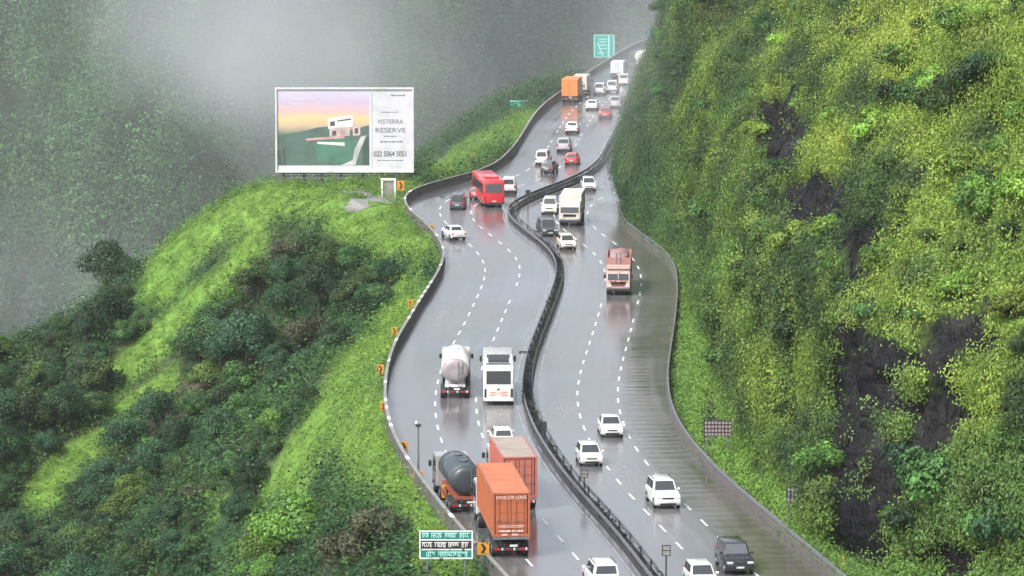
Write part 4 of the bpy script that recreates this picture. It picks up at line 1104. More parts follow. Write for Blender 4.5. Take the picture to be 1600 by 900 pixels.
CARK = {   # length, width, height, bonnet height, belt, cabin: rear base, rear top, front top, front base (fractions of length from the rear)
    'hatch': (3.75, 1.68, 1.52, .98, .95, .03, .10, .60, .78), 'sedan': (4.35, 1.72, 1.48, .96, .95, .17, .28, .58, .74),
    'suv': (4.45, 1.82, 1.80, 1.12, 1.10, .02, .06, .60, .72), 'van': (4.4, 1.74, 1.86, 1.10, 1.02, .015, .05, .70, .86)}
def car(kind, col, px, py, away, label, turn=0.0, cat='car', name='car', rails=False, glass=None, lights=None):
    L, W, H, hood, belt, cr0, cr1, cf1, cf0 = CARK[kind]
    r = empty(name, (0, 0, 0), label, cat, None, mat=frame_at(px, py, away, L, turn=turn)); P = body_paint(col[0], col[1]); G = glass or M_GLASS
    h = L / 2; yb = lambda f: -h + f * L
    deck = belt if cr0 < .1 else belt + .02
    prof = [(-h + .12, .24), (-h + .02, .36), (-h, .60), (-h + .04, belt - .12), (-h + .10, deck), (yb(cf0), belt + .03), (yb(cf0) + .1, hood), (h - .28, hood - .10), (h - .06, hood - .26), (h, .58), (h - .02, .36), (h - .12, .24)]
    m = MB(); m.prism(prof, W / 2, P); body = m.build('body', r, bevel=.075, seg=3, smooth=True)
    w0, w1 = W / 2 - .05, W / 2 - .20
    z0, z1 = belt - .03, H
    A = [(-w0, yb(cr0) + .03, z0), (w0, yb(cr0) + .03, z0), (w0, yb(cf0), z0), (-w0, yb(cf0), z0), (-w1, yb(cr1), z1), (w1, yb(cr1), z1), (w1, yb(cf1), z1), (-w1, yb(cf1), z1)]
    m = MB(); m.hexa(A, P); m.build('roof', r, bevel=.06, seg=3, smooth=True)
    q = lambda *i: [A[k_] for k_ in i]
    m = MB(); m.panel(q(2, 3, 7, 6), G, .014, .02, 0, (.07, .93), (.10, .90)); m.build('windscreen', r)
    m = MB(); m.panel(q(0, 1, 5, 4), G, .014, .02, 0, (.10, .90), (.22, .88)); m.build('rear_window', r)
    for a, b in ((.06, .46), (.50, .92)):
        m = MB(); m.panel(q(1, 2, 6, 5), G, .013, .02, 0, (a, b), (.16, .88)); m.build('side_window', r)
        m = MB(); m.panel(q(3, 0, 4, 7), G, .013, .02, 0, (1 - b, 1 - a), (.16, .88)); m.build('side_window', r)
    rad = .34 if kind == 'suv' else .30
    for x_ in (-1, 1):
        for y_ in (-h + .72, h - .78):
            m = MB(); m.cyl((x_ * (W / 2 - .08), y_, rad), (x_ * (W / 2 + .006), y_, rad), rad + .07, M_BLACK, n=18); m.build('wheel_arch', r)
            wheel(r, x_ * (W / 2 + .018), y_, rad, .2)
        m = MB(); m.box((x_ * (W / 2 - .25), h - .09, hood - .33), (.40, .14, .15), M_HEAD); m.build('headlight', r, bevel=.03)
        m = MB(); m.box((x_ * (W / 2 - .13), -h + .035, belt - (.16 if kind != 'sedan' else .2)), (.22, .10, .34 if kind in ('suv', 'van', 'hatch') else .17), M_RED); m.build('tail_light', r, bevel=.02)
        m = MB(); m.box((x_ * (W / 2 + .09), yb(cf0) - .22, belt + .10), (.2, .12, .14), P); m.build('wing_mirror', r, bevel=.03)
    m = MB(); m.box((0, h - .055, hood - .36), (W * .46, .10, .12), M_SIGNBLK); m.build('grille', r, bevel=.015, seg=1)
    m = MB(); m.box((0, h - .015, .36), (W * .62, .06, .14), M_SIGNBLK); m.build('air_intake', r, bevel=.015, seg=1)
    m = MB(); m.box((0, h + .022, .50), (.50, .02, .11), M_PLATE); m.build('number_plate', r)
    m = MB(); m.box((0, -h - .012, .66), (.50, .02, .11), M_PLATE); m.build('number_plate', r)
    m = MB(); m.box((0, -h + .03, .34), (W * .9, .12, .16), M_DARK); m.build('bumper', r, bevel=.03)
    if rails:
        for x_ in (-1, 1):
            m = MB(); m.cyl((x_ * (w1 - .06), yb(cr1) + .2, H + .05), (x_ * (w1 - .06), yb(cf1) - .15, H + .05), .03, M_SIGNBLK, n=6); m.build('roof_rail', r)
    return r

def chassis(r, L, W, wheels, rad=.50, rear_bumper=True):
    m = MB()
    for x_ in (-.45, .45): m.box((x_, 0, .88), (.16, L - .4, .26), M_DARK)
    m.box((0, -L / 2 + 1.2, .8), (1.0, 1.6, .2), M_DARK)
    m.build('chassis', r)
    for y_ in wheels:
        for x_ in (-1, 1): wheel(r, x_ * W / 2, y_, rad, .5)
    if rear_bumper:
        b = MB(); b.box((0, -L / 2 + .06, .62), (W - .1, .12, .2), M_DARKST); bo = b.build('rear_bumper', r, bevel=.02)
        for x_ in (-1, 1):
            m = MB(); m.box((x_ * (W / 2 - .28), -L / 2 + .0, .64), (.36, .05, .15), M_RED); m.build('tail_light', r)
        m = MB()
        for i in range(6): m.box((-W / 2 + .22 + i * (W - .44) / 5, -L / 2 - .012, .64), (.10, .03, .16), M_WHITE if i % 2 else M_RED)
        m.build('reflector_strip', r)
        m = MB(); m.box((.15, -L / 2 - .008, .86), (.5, .03, .13), M_PLATE); m.build('number_plate', r)
        for x_ in (-1, 1):
            m = MB(); m.box((x_ * (W / 2 - .3), -L / 2 + .9, .42), (.5, .03, .55), M_BLACK); m.build('mud_flap', r)

def cab(r, y0, y1, W, H, P, glass=M_GLASS, visor=True):
    zf = .62
    prof = [(y0, zf), (y1 - .05, zf), (y1, zf + .25), (y1, 1.55), (y1 - .22, H - .12), (y1 - .45, H), (y0, H)]
    m = MB(); m.prism(prof, W / 2, P); c = m.build('cab', r, bevel=.07, seg=2)
    q = [(W / 2, y1, 1.5), (-W / 2, y1, 1.5), (-W / 2, y1 - .24, H - .15), (W / 2, y1 - .24, H - .15)]
    m = MB(); m.panel(q, glass, .02, .03, 0, (.06, .94), (.05, .92)); m.build('windscreen', r)
    for s in (-1, 1):
        q = [(s * W / 2, y0 + .3, 1.55), (s * W / 2, y1 - .3, 1.55), (s * W / 2, y1 - .5, H - .3), (s * W / 2, y0 + .3, H - .3)]
        if s < 0: q = [q[1], q[0], q[3], q[2]]
        m = MB(); m.panel(q, glass, .012, .02); m.build('side_window', r)
        m = MB(); m.box((s * (W / 2 + .17), y1 - .08, 1.95), (.22, .1, .42), M_SIGNBLK); m.build('wing_mirror', r, bevel=.02)
        m = MB(); m.box((s * (W / 2 - .32), y1 + .02, .98), (.42, .06, .2), M_HEAD); m.build('headlight', r, bevel=.02)
    m = MB(); m.box((0, y1 + .03, .62), (W, .16, .26), M_DARKST); m.build('front_bumper', r, bevel=.03)
    m = MB(); m.box((0, y1 + .015, 1.27), (W * .62, .04, .28), M_SIGNBLK); m.build('grille', r)
    return c

def container_truck(col, roofcol, px, py, label, text=None, LC=12.2, htop=4.35, turn=0.0):
    L = LC + 3.2; W = 2.46
    r = empty('container_truck', (0, 0, 0), label, 'truck', None, mat=frame_at(px, py, True, L, turn=turn)); P = paint('container_' + col[0], col[1], .42, dirt=.28, scale=.8); RF = paint('container_roof_' + col[0], roofcol, .5, dirt=.3, scale=.5)
    y0 = -L / 2; y1 = y0 + LC; zb = htop - 2.9
    chassis(r, L, W - .06, (y0 + 1.1, y0 + 2.4, y0 + 3.7, y1 - .6, L / 2 - 1.0))
    # corrugated sides
    n_ = 60; ys2 = np.linspace(y0 + .12, y1 - .12, n_ * 2); m = MB(); vs = []; fs = []
    def side(s):
        o = len(m.v); vs = []
        for i, y_ in enumerate(ys2):
            d = .0 if (i // 2) % 2 else .04
            vs += [(s * (W / 2 - .02 - d), y_, zb + .12), (s * (W / 2 - .02 - d), y_, htop - .1)]
        m.add(vs, [(2 * i, 2 * i + 2, 2 * i + 3, 2 * i + 1) for i in range(len(ys2) - 1)], P)
    side(1); side(-1)
    m.box((0, (y0 + y1) / 2, zb + .06), (W - .04, LC - .06, .10), P)
    m.box((0, y1 - .05, (zb + htop) / 2), (W - .2, .06, htop - zb - .1), P)
    box = m.build('container', r)
    m = MB(); m.box((0, (y0 + y1) / 2, htop - .035), (W - .06, LC - .08, .05), RF)
    for i in range(40): m.box((0, y0 + .4 + i * (LC - .8) / 39, htop - .006), (W - .4, .12, .02), RF)
    m.build('container_roof', box)
    m = MB()
    for x_ in (-1, 1):
        m.box((x_ * (W / 2 - .06), (y0 + y1) / 2, htop - .05), (.12, LC, .12), P); m.box((x_ * (W / 2 - .06), (y0 + y1) / 2, zb + .07), (.12, LC, .15), P)
        for y_ in (y0 + .07, y1 - .07): m.box((x_ * (W / 2 - .07), y_, (zb + htop) / 2), (.15, .15, htop - zb + .04), P)
    m.box((0, y0 + .06, htop - .06), (W - .2, .13, .13), P); m.box((0, y0 + .06, zb + .07), (W - .2, .13, .15), P)
    m.build('container_frame', box, bevel=.012, seg=1)
    for x_ in (-1, 1):
        m = MB(); m.box((x_ * (W - .36) / 4, y0 + .09, (zb + htop) / 2), ((W - .38) / 2 - .015, .05, htop - zb - .3), P)
        for k_ in range(4): m.box((x_ * (W - .36) / 4, y0 + .06, zb + .45 + k_ * .66), ((W - .38) / 2 - .1, .04, .38), P)
        d = m.build('door', box, bevel=.008, seg=1)
        for k_ in (.28, .75):
            m = MB(); m.cyl((x_ * k_ * (W / 2 - .15), y0 + .0, zb + .2), (x_ * k_ * (W / 2 - .15), y0 + .0, htop - .2), .022, M_STEEL if not text else P, n=6); m.box((x_ * k_ * (W / 2 - .15), y0 - .0, zb + 1.05), (.3, .03, .04), M_STEEL); m.build('lock_rod', d)
    LW = paint('container_letter', (.80, .62, .55), .5, dirt=.3)
    if text:
        text_part(text, .34, LW, box, (0, y0 - .035, htop - .31), 2.0)
        m = MB(); rr2 = random.Random(9)
        for z_, a, b, hh in ((zb + .72, -.85, .85, .05), (zb + .62, -.8, .8, .03), (zb + .38, -.8, -.42, .12), (zb + .38, -.36, -.05, .12), (zb + .38, .03, .3, .12), (zb + .38, .36, .82, .12), (zb + .14, -.62, -.26, .14), (zb + .14, .05, .45, .12)):
            x_ = a
            while x_ < b - .02:
                e_ = min(b, x_ + rr2.uniform(.05, .12)); m.box(((x_ + e_) / 2, y0 - .03, z_), (e_ - x_, .014, hh), LW); x_ = e_ + .025
        m.build('lettering', box)
    m = MB(); m.box((0, y0 + .04, zb - .1), (W - .05, .14, .16), M_STEEL); m.build('rear_beam', r)
    cab(r, y1 + .75, L / 2, 2.4, 2.9, body_paint('truck_white', (.6, .6, .6)))
    return r

def tanker(col, endcol, px, py, label, L=11.5, away=True, rx=1.18, cabcol=('truck_white', (.6, .6, .6)), skirt=None, zc=2.15, turn=0.0, name='tank_truck'):
    W = 2.45; r = empty(name, (0, 0, 0), label, 'truck', None, mat=frame_at(px, py, away, L, turn=turn)); P = paint('tank_' + col[0], col[1], .25, coat=.3, dirt=.25, scale=.7); E = paint('tank_end_' + endcol[0], endcol[1], .3, dirt=.45, scale=1.2)
    y0, y1 = -L / 2 + .35, L / 2 - 2.7
    chassis(r, L, W, (-L / 2 + 1.1, -L / 2 + 2.4, L / 2 - 4.2, L / 2 - 1.2))
    nn = 28; rz_ = 1.02
    def ring(y_, s): return [(rx * s * math.cos(2 * math.pi * i / nn), y_, zc + rz_ * s * math.sin(2 * math.pi * i / nn)) for i in range(nn)]
    m = MB(); m.loft([ring(y0 + .34, 1), ring(y1 - .34, 1), ring(y1 - .12, .93), ring(y1 - .03, .75), ring(y1, .4)], P); tk = m.build('tank', r, smooth=True)
    m = MB(); m.loft([ring(y0, .35), ring(y0 + .04, .7), ring(y0 + .13, .9), ring(y0 + .24, .97), ring(y0 + .338, 1.0)], E); m.build('tank_end', tk, smooth=True)
    for k_ in np.linspace(.1, .9, 5):
        y_ = y0 + k_ * (y1 - y0); m = MB(); m.loft([ring(y_ - .04, 1.002), ring(y_ - .04, 1.018), ring(y_ + .04, 1.018), ring(y_ + .04, 1.002)], P, caps=False); m.build('hoop', tk)
    for k_ in (.3, .65):
        m = MB(); y_ = y0 + k_ * (y1 - y0); m.cyl((0, y_, zc + .95), (0, y_, zc + 1.13), .28, P, n=14); m.build('hatch', tk)
    m = MB()
    for x_ in (.28, .62): m.cyl((x_, y0 - .08, .9), (x_, y0 - .02, zc + .8), .025, M_STEEL, n=6)
    for i in range(7): m.cyl((.28, y0 - .08, 1.0 + i * .28), (.62, y0 - .08, 1.0 + i * .28), .018, M_STEEL, n=6)
    m.build('ladder', r)
    m = MB(); m.box((0, (y0 + y1) / 2, 1.06), (1.7, y1 - y0 - .3, .22), skirt or P); m.build('saddle', r)
    for s in (-1, 1):
        m = MB(); m.box((s * (W / 2 - .1), (y0 + y1) / 2 + .6, .82), (.06, (y1 - y0) * .45, .34), skirt or M_STEEL); m.build('side_guard', r)
    cab(r, L / 2 - 2.3, L / 2, 2.4, 2.85, body_paint(*cabcol))
    return r

def bus(col, px, py, label, away=True, L=11.5, H=3.35, accent=None, roofdark=False, turn=0.0, W=2.52):
    r = empty('bus', (0, 0, 0), label, 'bus', None, mat=frame_at(px, py, away, L, turn=turn)); P = body_paint(*col); h = L / 2
    prof = [(-h + .05, .42), (-h, .6), (-h, 1.5), (-h + .14, H - .25), (-h + .34, H), (h - .5, H), (h - .22, H - .2), (h, 1.4), (h, .55), (h - .06, .40)]
    m = MB(); m.prism(prof, W / 2, P); m.build('body', r, bevel=.11, seg=3, smooth=True)
    q = [(-W / 2, -h, 1.5), (W / 2, -h, 1.5), (W / 2, -h + .14, H - .25), (-W / 2, -h + .14, H - .25)]
    m = MB(); m.panel(q, M_GLASSG if not accent else M_GLASS, .02, .03, 0, (.10, .90), (.18, .86)); m.build('rear_window', r)
    q = [(W / 2, h, 1.35), (-W / 2, h, 1.35), (-W / 2, h - .22, H - .2), (W / 2, h - .22, H - .2)]
    m = MB(); m.panel(q, M_GLASS, .02, .03, 0, (.06, .94), (.0, .9)); m.build('windscreen', r)
    for s in (-1, 1):
        for k_ in range(6):
            a = -h + .8 + k_ * (L - 1.9) / 6; b = a + (L - 1.9) / 6 - .1
            q = [(s * W / 2, a, 1.65), (s * W / 2, b, 1.65), (s * W / 2, b, H - .55), (s * W / 2, a, H - .55)]
            if s < 0: q = [q[1], q[0], q[3], q[2]]
            m = MB(); m.panel(q, M_GLASS, .012, .02); m.build('side_window', r)
        for y_ in (-h + 2.6, h - 2.4): wheel(r, s * (W / 2 + .01), y_, .5, .35)
        m = MB(); m.box((s * (W / 2 - .17), -h - .012, 1.05), (.17, .05, .75), M_RED if not accent else M_SIGNBLK); m.build('tail_light', r, bevel=.015, seg=1)
        m = MB(); m.box((s * (W / 2 + .2), h - .1, 2.3), (.18, .12, .5), M_SIGNBLK); m.build('wing_mirror', r, bevel=.03)
        m = MB(); m.box((s * (W / 2 - .35), h + .015, .8), (.4, .05, .2), M_HEAD); m.build('headlight', r)
    m = MB(); m.box((0, -h + 3.2, H + .10), (1.7, 2.6, .22), M_DARKST if roofdark else P); m.build('roof_unit', r, bevel=.05)
    m = MB(); m.box((0, -h + .01, .50), (W - .06, .14, .24), P if accent else M_DARK); m.build('rear_bumper', r, bevel=.03)
    m = MB(); m.box((0, -h - .018, .8), (.5, .02, .12), M_PLATE); m.build('number_plate', r)
    if roofdark:
        m = MB(); m.box((0, -h + .9, H + .02), (W - .5, .9, .05), M_GLASS); m.box((0, -h + 5.6, H + .03), (W - .6, 1.5, .07), M_DARKST); m.build('roof_hatch', r)
    if accent:
        A = paint('bus_mark', accent, .4); m = MB(); rr2 = random.Random(5)
        for z_, a, b, hh in ((1.30, -.25, -.1, .07), (1.12, -.7, -.2, .08), (1.12, .1, .75, .08), (.98, -.62, .62, .05), (.86, -.75, -.3, .07), (.86, .3, .8, .07)):
            x_ = a
            while x_ < b - .02:
                e_ = min(b, x_ + rr2.uniform(.06, .14)); m.box(((x_ + e_) / 2, -h - .008, z_), (e_ - x_, .016, hh), A); x_ = e_ + .03
        m.build('lettering', r)
        m = MB(); m.cyl((0, -h - .004, 1.36), (0, -h - .016, 1.36), .09, M_SIGNBLK, n=12); m.build('emblem', r)
    return r

def box_truck(cabcol, boxcol, px, py, label, away, L=8.5, H=3.7, load=None, openbody=False, turn=0.0, W=2.45, front_trim=None, frame_top=False):
    r = empty('goods_truck', (0, 0, 0), label, 'truck', None, mat=frame_at(px, py, away, L, turn=turn)); P = body_paint(*cabcol); B = paint('cargo_' + boxcol[0], boxcol[1], .45, dirt=.3, scale=.9)
    h = L / 2; chassis(r, L, W - .05, (-h + 1.3, -h + 2.5, h - 1.1))
    y0, y1 = -h + .05, h - 2.15
    if openbody:
        m = MB()
        m.box((0, (y0 + y1) / 2, 1.15), (W - .1, y1 - y0 - .1, .12), B)
        for s in (-1, 1): m.box((s * (W / 2 - .04), (y0 + y1) / 2, (1.1 + H) / 2), (.08, y1 - y0, H - 1.1), B)
        for y_ in (y0 + .04, y1 - .04): m.box((0, y_, (1.1 + H) / 2), (W - .16, .08, H - 1.1), B)
        for s in (-1, 1):
            for k_ in range(9): m.box((s * (W / 2 + .03), y0 + .3 + k_ * (y1 - y0 - .6) / 8, (1.1 + H) / 2), (.06, .09, H - 1.12), B)
        for k_ in range(5): m.box((-W / 2 + .25 + k_ * (W - .5) / 4, y0 - .03, (1.1 + H) / 2), (.09, .06, H - 1.12), B)
        m.build('cargo_body', r)
    else:
        m = MB(); m.box((0, (y0 + y1) / 2, (1.0 + H) / 2), (W, y1 - y0, H - 1.0), B); c = m.build('cargo_body', r, bevel=.04)
        for s in (-1, 1):
            m = MB(); m.box((s * W / 4, y0 - .012, (1.0 + H) / 2), (W / 2 - .1, .03, H - 1.2), B); d = m.build('door', c, bevel=.008, seg=1)
            m = MB(); m.cyl((s * .18, y0 - .045, 1.15), (s * .18, y0 - .045, H - .15), .02, M_STEEL, n=6); m.build('lock_rod', d)
    if load:
        m = MB(); LM = paint('load_' + load[0], load[1], .7, dirt=.4, bump=.6)
        rings = [[(W * .42 * math.cos(t_) * k_, y0 + .3 + f_ * (y1 - y0 - .5), H - .25 + .55 * k_ * max(0, math.sin(t_)) + .1 * math.sin(7 * f_ + 3 * t_)) for t_ in np.linspace(0, math.pi, 9)] for f_, k_ in zip(np.linspace(0, 1, 9), (.5, .9, 1, .95, 1, .9, 1, .9, .5))]
        m.loft(rings, LM); m.build('tarpaulin_load', r, smooth=True)
    ch = 2.75
    cab(r, y1 + .08, h, W - .05, ch, P)
    if front_trim:
        F = paint('trim_' + front_trim[0], front_trim[1], .4)
        m = MB(); m.box((0, h - .22, ch + .16), (W - .1, .4, .42), P); m.build('visor_board', r, bevel=.03)
        m = MB(); m.box((0, h - .43, ch + .16), (W - .4, .05, .16), F); m.box((0, h + .012, 1.02), (W * .84, .03, .12), F)
        for x_ in (-.75, -.35, .35, .75): m.box((x_, h + .02, 1.44), (.2, .03, .14), F)
        m.build('painted_trim', r)
        m = MB(); m.box((0, h - .03, 2.1), (.09, .06, .85), P); m.build('windscreen_pillar', r)
        for x_ in (-.2, .2):
            m = MB(); m.cyl((x_, h - 1.4, ch), (x_, h - 1.4, H + .55), .07, M_STEEL, n=8); m.build('exhaust_stack', r)
    if frame_top:
        m = MB()
        for z_ in (ch + .15, H + .02): m.box((0, h - .75, z_), (W, .1, .1), M_WHITE)
        for x_ in np.linspace(-W / 2 + .05, W / 2 - .05, 4): m.box((x_, h - .75, (ch + H) / 2 + .05), (.08, .08, H - ch), M_WHITE)
        m.build('roof_carrier', r)
    return r

WHITE, PEARL, SILVER = ('white', (.78, .78, .77)), ('pearl', (.70, .70, .68)), ('silver', (.42, .43, .45))
DKGREY, BLACK, REDC = ('dark_grey', (.075, .08, .09)), ('black', (.02, .02, .025)), ('red', (.62, .03, .03))
# going up the valley side: rear ends show
container_truck(('orange', (.43, .125, .055)), (.54, .19, .095), 799, 873, 'bright orange container truck with lettered doors near the green direction board', 'VANCOR LEASE', turn=R(-3.8))
container_truck(('rust_red', (.46, .14, .10)), (.40, .34, .29), 812, 798, 'rust red container truck with greyish roof half behind the orange one', None, LC=9.2, htop=3.8, turn=R(-2))
tanker(('slate', (.06, .078, .088)), ('slate', (.045, .055, .065)), 732, 804, 'dark slate tank truck with rusty side guards squeezed beside the orange container', cabcol=('truck_grey', (.34, .32, .32)), skirt=paint('side_rust', (.30, .08, .045), .5, dirt=.4), rx=1.15, zc=2.3, L=10.5)
tanker(('white', (.74, .73, .72)), ('grimed', (.34, .30, .31)), 711, 624, 'long white tank truck with grimy rounded rear end', L=12.5, rx=1.16, zc=2.35)
bus(('coach_white', (.76, .75, .73)), 779, 634, 'white coach with dark rear window and orange lettering', accent=(.62, .20, .10), roofdark=True, L=12)
bus(('bus_red', (.66, .035, .045)), 772, 325, 'plain red bus mirrored in the wet road by the median bend', L=10.5, H=3.3, turn=R(22))
car('hatch', WHITE, 787, 703, True, 'white car showing just its roof beyond the rust red container')
car('suv', WHITE, 948, 928, True, 'white car with roof rails cut by the bottom edge on the uphill lanes', rails=True)
car('sedan', WHITE, 717, 376, True, 'white sedan turning along the bend below the billboard', turn=R(9))
car('van', DKGREY, 714, 329, True, 'dark grey van ahead of the white sedan beside the parapet')
car('hatch', ('maroon', (.30, .03, .04)), 743, 313, True, 'maroon hatchback half hidden at the red bus')
car('van', WHITE, 795, 303, True, 'white van peeping out just ahead of the red bus', turn=R(18))
car('van', WHITE, 846, 259, True, 'white van uphill of the red bus with dark rear window')
car('hatch', DKGREY, 854, 272, True, 'small dark hatchback right behind the white van', name='car')
car('suv', SILVER, 880, 238, True, 'silver grey car in front of the bright red one')
car('hatch', ('bright_red', (.62, .06, .05)), 892, 259, True, 'bright red hatchback on the straight uphill stretch')
car('sedan', WHITE, 893, 209, True, 'white sedan alone in mid lane on the hazy straight')
box_truck(('truck_white', (.6, .6, .6)), ('orange', (.80, .24, .05)), 890, 161, 'orange box truck by the parapet far up the road', True, L=9, H=3.6)
box_truck(('truck_cream', (.6, .56, .48)), ('cream', (.60, .57, .50)), 906, 151, 'cream truck passing alongside the far orange truck', True, L=8, H=3.2, W=2.2)
car('sedan', WHITE, 924, 173, True, 'white sedan behind the far white vans')
car('van', WHITE, 936, 149, True, 'white van far up the road with dark rear window')
car('van', PEARL, 956, 145, True, 'pearl white van alongside the far white van')
car('sedan', ('dull_red', (.40, .05, .06)), 945, 186, True, 'dull red sedan low behind the far white cars')
car('suv', SILVER, 961, 170, True, 'silver car at the edge of the far cliff corner')
box_truck(('truck_white', (.6, .6, .6)), ('white', (.72, .72, .72)), 964, 124, 'white box truck in the queue near the road crest', True, L=7.5, H=2.9, W=2.15)
car('van', WHITE, 974, 134, True, 'white van at the inner edge near the road crest')
tanker(('cream', (.72, .69, .62)), ('cream', (.66, .62, .55)), 1000, 108, 'cream tank truck curving over the road crest', L=11, turn=R(-12))
# coming down the cliff side: fronts show
car('suv', BLACK, 1157, 899, False, 'black off-roader with pale bonnet reflections on the shoulder side', glass=M_GLASSG)
car('hatch', WHITE, 1102, 926, False, 'white hatchback cut by the bottom edge beside black off-roader')
car('suv', WHITE, 1044, 796, False, 'white crossover with black grille below two other white cars', rails=True)
car('hatch', ('warm_white', (.76, .76, .70)), 925, 730, False, 'warm white hatchback above the median sign back')
car('sedan', WHITE, 957, 685, False, 'white sedan on the dashed line beside the rippled shoulder')
box_truck(('rose', (.64, .44, .40)), ('rust', (.42, .22, .19)), 966, 462, 'rose painted goods truck with loaded rust body on the oncoming lanes', False, L=9, H=3.6, load=('rust', (.36, .22, .21)), openbody=True, front_trim=('maroon', (.25, .05, .04)))
car('hatch', ('cream_white', (.74, .73, .62)), 889, 391, False, 'cream white hatchback in front of the tall white truck')
car('suv', DKGREY, 860, 371, False, 'dark grey off-roader beside the cream white hatchback')
box_truck(('truck_cream', (.62, .60, .52)), ('cream', (.60, .57, .50)), 890, 354, 'tall cream white truck with roof carrier in the oncoming queue', False, L=7.5, H=3.5, frame_top=True, turn=R(-10))
car('suv', ('ivory', (.66, .66, .56)), 858, 336, False, 'ivory off-roader close to the median behind the grey one')
car('hatch', PEARL, 921, 299, False, 'pearl hatchback at the gap between median and cliff', turn=R(24))

# ------------------------------------------------------------------ the air
def box_obj(name, lo, hi, mat):
    m = MB(); m.box([(a + b) / 2 for a, b in zip(lo, hi)], [b - a for a, b in zip(lo, hi)], mat); return m.build(name)
mh = bpy.data.materials.new('haze_air'); mh.use_nodes = True; n = mh.node_tree.nodes; n.clear()
vo = n.new('ShaderNodeVolumePrincipled'); vo.inputs['Color'].default_value = (.93, .94, .97, 1); vo.inputs['Density'].default_value = HAZE_DENSITY; vo.inputs['Anisotropy'].default_value = .1
mo = n.new('ShaderNodeOutputMaterial'); mh.node_tree.links.new(vo.outputs[0], mo.inputs['Volume'])
tag(box_obj('haze', (-470, -60, -123), (470, 1420, 102), mh), kind='stuff')

# the drifting mist bank in the valley behind the billboard
mm = bpy.data.materials.new('valley_mist'); mm.use_nodes = True; t_ = mm.node_tree; n = t_.nodes; n.clear(); l = t_.links
tc = n.new('ShaderNodeTexCoord'); ge = n.new('ShaderNodeNewGeometry')
ln = n.new('ShaderNodeVectorMath'); ln.operation = 'LENGTH'; mp = n.new('ShaderNodeMapping')
l.new(tc.outputs['Object'], mp.inputs['Vector']); l.new(mp.outputs[0], ln.inputs[0])
MIST_C, MIST_R = (-10, 720, 12), (150, 305, 95)
mp.inputs['Scale'].default_value = [1 / q for q in MIST_R]
def val(node, **kw):
    for k_, v_ in kw.items(): setattr(node, k_, v_)
    return node
no = n.new('ShaderNodeTexNoise'); no.inputs['Scale'].default_value = .022; no.inputs['Detail'].default_value = 4; no.inputs['Distortion'].default_value = 1.0
l.new(tc.outputs['Object'], no.inputs['Vector'])
thin = n.new('ShaderNodeMapRange'); thin.interpolation_type = 'SMOOTHSTEP'; thin.inputs['From Min'].default_value = .7; thin.inputs['From Max'].default_value = 1.0; thin.inputs['To Min'].default_value = .0004; thin.inputs['To Max'].default_value = 0
l.new(ln.outputs['Value'], thin.inputs['Value'])
# the thick drifting cloud: an ellipsoid of its own inside the thin veil
m2 = n.new('ShaderNodeMapping'); m2.vector_type = 'POINT'; R2 = (36, 90, 24); O2 = (-32, -75, 0)
m2.inputs['Scale'].default_value = [1 / q for q in R2]; m2.inputs['Location'].default_value = [-o / q for o, q in zip(O2, R2)]
l.new(tc.outputs['Object'], m2.inputs['Vector']); l2 = n.new('ShaderNodeVectorMath'); l2.operation = 'LENGTH'; l.new(m2.outputs[0], l2.inputs[0])
sm = n.new('ShaderNodeMath'); sm.operation = 'MULTIPLY_ADD'; l.new(no.outputs['Fac'], sm.inputs[0]); sm.inputs[1].default_value = 3.4; l.new(l2.outputs['Value'], sm.inputs[2])
mr = n.new('ShaderNodeMapRange'); mr.interpolation_type = 'SMOOTHSTEP'; mr.inputs['From Min'].default_value = 1.7; mr.inputs['From Max'].default_value = 2.65; mr.inputs['To Min'].default_value = .0082; mr.inputs['To Max'].default_value = 0
l.new(sm.outputs[0], mr.inputs['Value'])
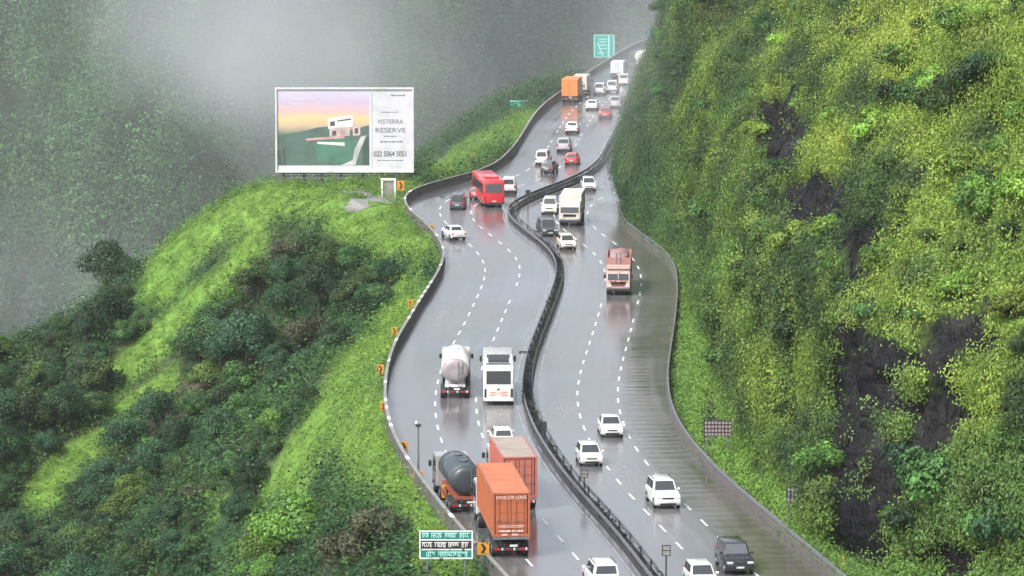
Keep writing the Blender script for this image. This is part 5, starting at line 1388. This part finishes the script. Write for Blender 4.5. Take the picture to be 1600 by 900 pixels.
# a wisp hanging at the cliff corner where the road bends away
m4 = n.new('ShaderNodeMapping'); R4 = (11, 34, 22); O4 = (26, -262, 6); m4.inputs['Scale'].default_value = [1 / q for q in R4]; m4.inputs['Location'].default_value = [-o / q for o, q in zip(O4, R4)]
l.new(tc.outputs['Object'], m4.inputs['Vector']); l4 = n.new('ShaderNodeVectorMath'); l4.operation = 'LENGTH'; l.new(m4.outputs[0], l4.inputs[0])
w4 = n.new('ShaderNodeMapRange'); w4.interpolation_type = 'SMOOTHSTEP'; w4.inputs['From Min'].default_value = .1; w4.inputs['From Max'].default_value = 1.0; w4.inputs['To Min'].default_value = .009; w4.inputs['To Max'].default_value = 0
l.new(l4.outputs['Value'], w4.inputs['Value'])
# low mist lying in the valley mouth
m5 = n.new('ShaderNodeMapping'); R5 = (30, 55, 15); O5 = (-54, -190, -26); m5.inputs['Scale'].default_value = [1 / q for q in R5]; m5.inputs['Location'].default_value = [-o / q for o, q in zip(O5, R5)]
l.new(tc.outputs['Object'], m5.inputs['Vector']); l5 = n.new('ShaderNodeVectorMath'); l5.operation = 'LENGTH'; l.new(m5.outputs[0], l5.inputs[0])
s5 = n.new('ShaderNodeMath'); s5.operation = 'MULTIPLY_ADD'; l.new(no.outputs['Fac'], s5.inputs[0]); s5.inputs[1].default_value = 2.2; l.new(l5.outputs['Value'], s5.inputs[2])
w5 = n.new('ShaderNodeMapRange'); w5.interpolation_type = 'SMOOTHSTEP'; w5.inputs['From Min'].default_value = 1.0; w5.inputs['From Max'].default_value = 2.0; w5.inputs['To Min'].default_value = .0028; w5.inputs['To Max'].default_value = 0
l.new(s5.outputs[0], w5.inputs['Value'])
a5 = n.new('ShaderNodeMath'); a5.operation = 'ADD'; l.new(mr.outputs[0], a5.inputs[0]); l.new(w5.outputs[0], a5.inputs[1]); mr = a5
a0 = n.new('ShaderNodeMath'); a0.operation = 'ADD'; l.new(mr.outputs[0], a0.inputs[0]); l.new(w4.outputs[0], a0.inputs[1])
ad = n.new('ShaderNodeMath'); ad.operation = 'ADD'; l.new(a0.outputs[0], ad.inputs[0]); l.new(thin.outputs[0], ad.inputs[1])
mr = ad
vo = n.new('ShaderNodeVolumePrincipled'); vo.inputs['Color'].default_value = (.90, .935, .99, 1); l.new(mr.outputs[0], vo.inputs['Density'])
mo = n.new('ShaderNodeOutputMaterial'); l.new(vo.outputs[0], mo.inputs['Volume'])
mb_ = box_obj('mist', [-q for q in MIST_R], [MIST_R[0], MIST_R[1], 88], mm); mb_.location = MIST_C
tag(mb_, kind='stuff')
SC.cycles.volume_step_rate = 2.0; SC.cycles.volume_max_steps = 64
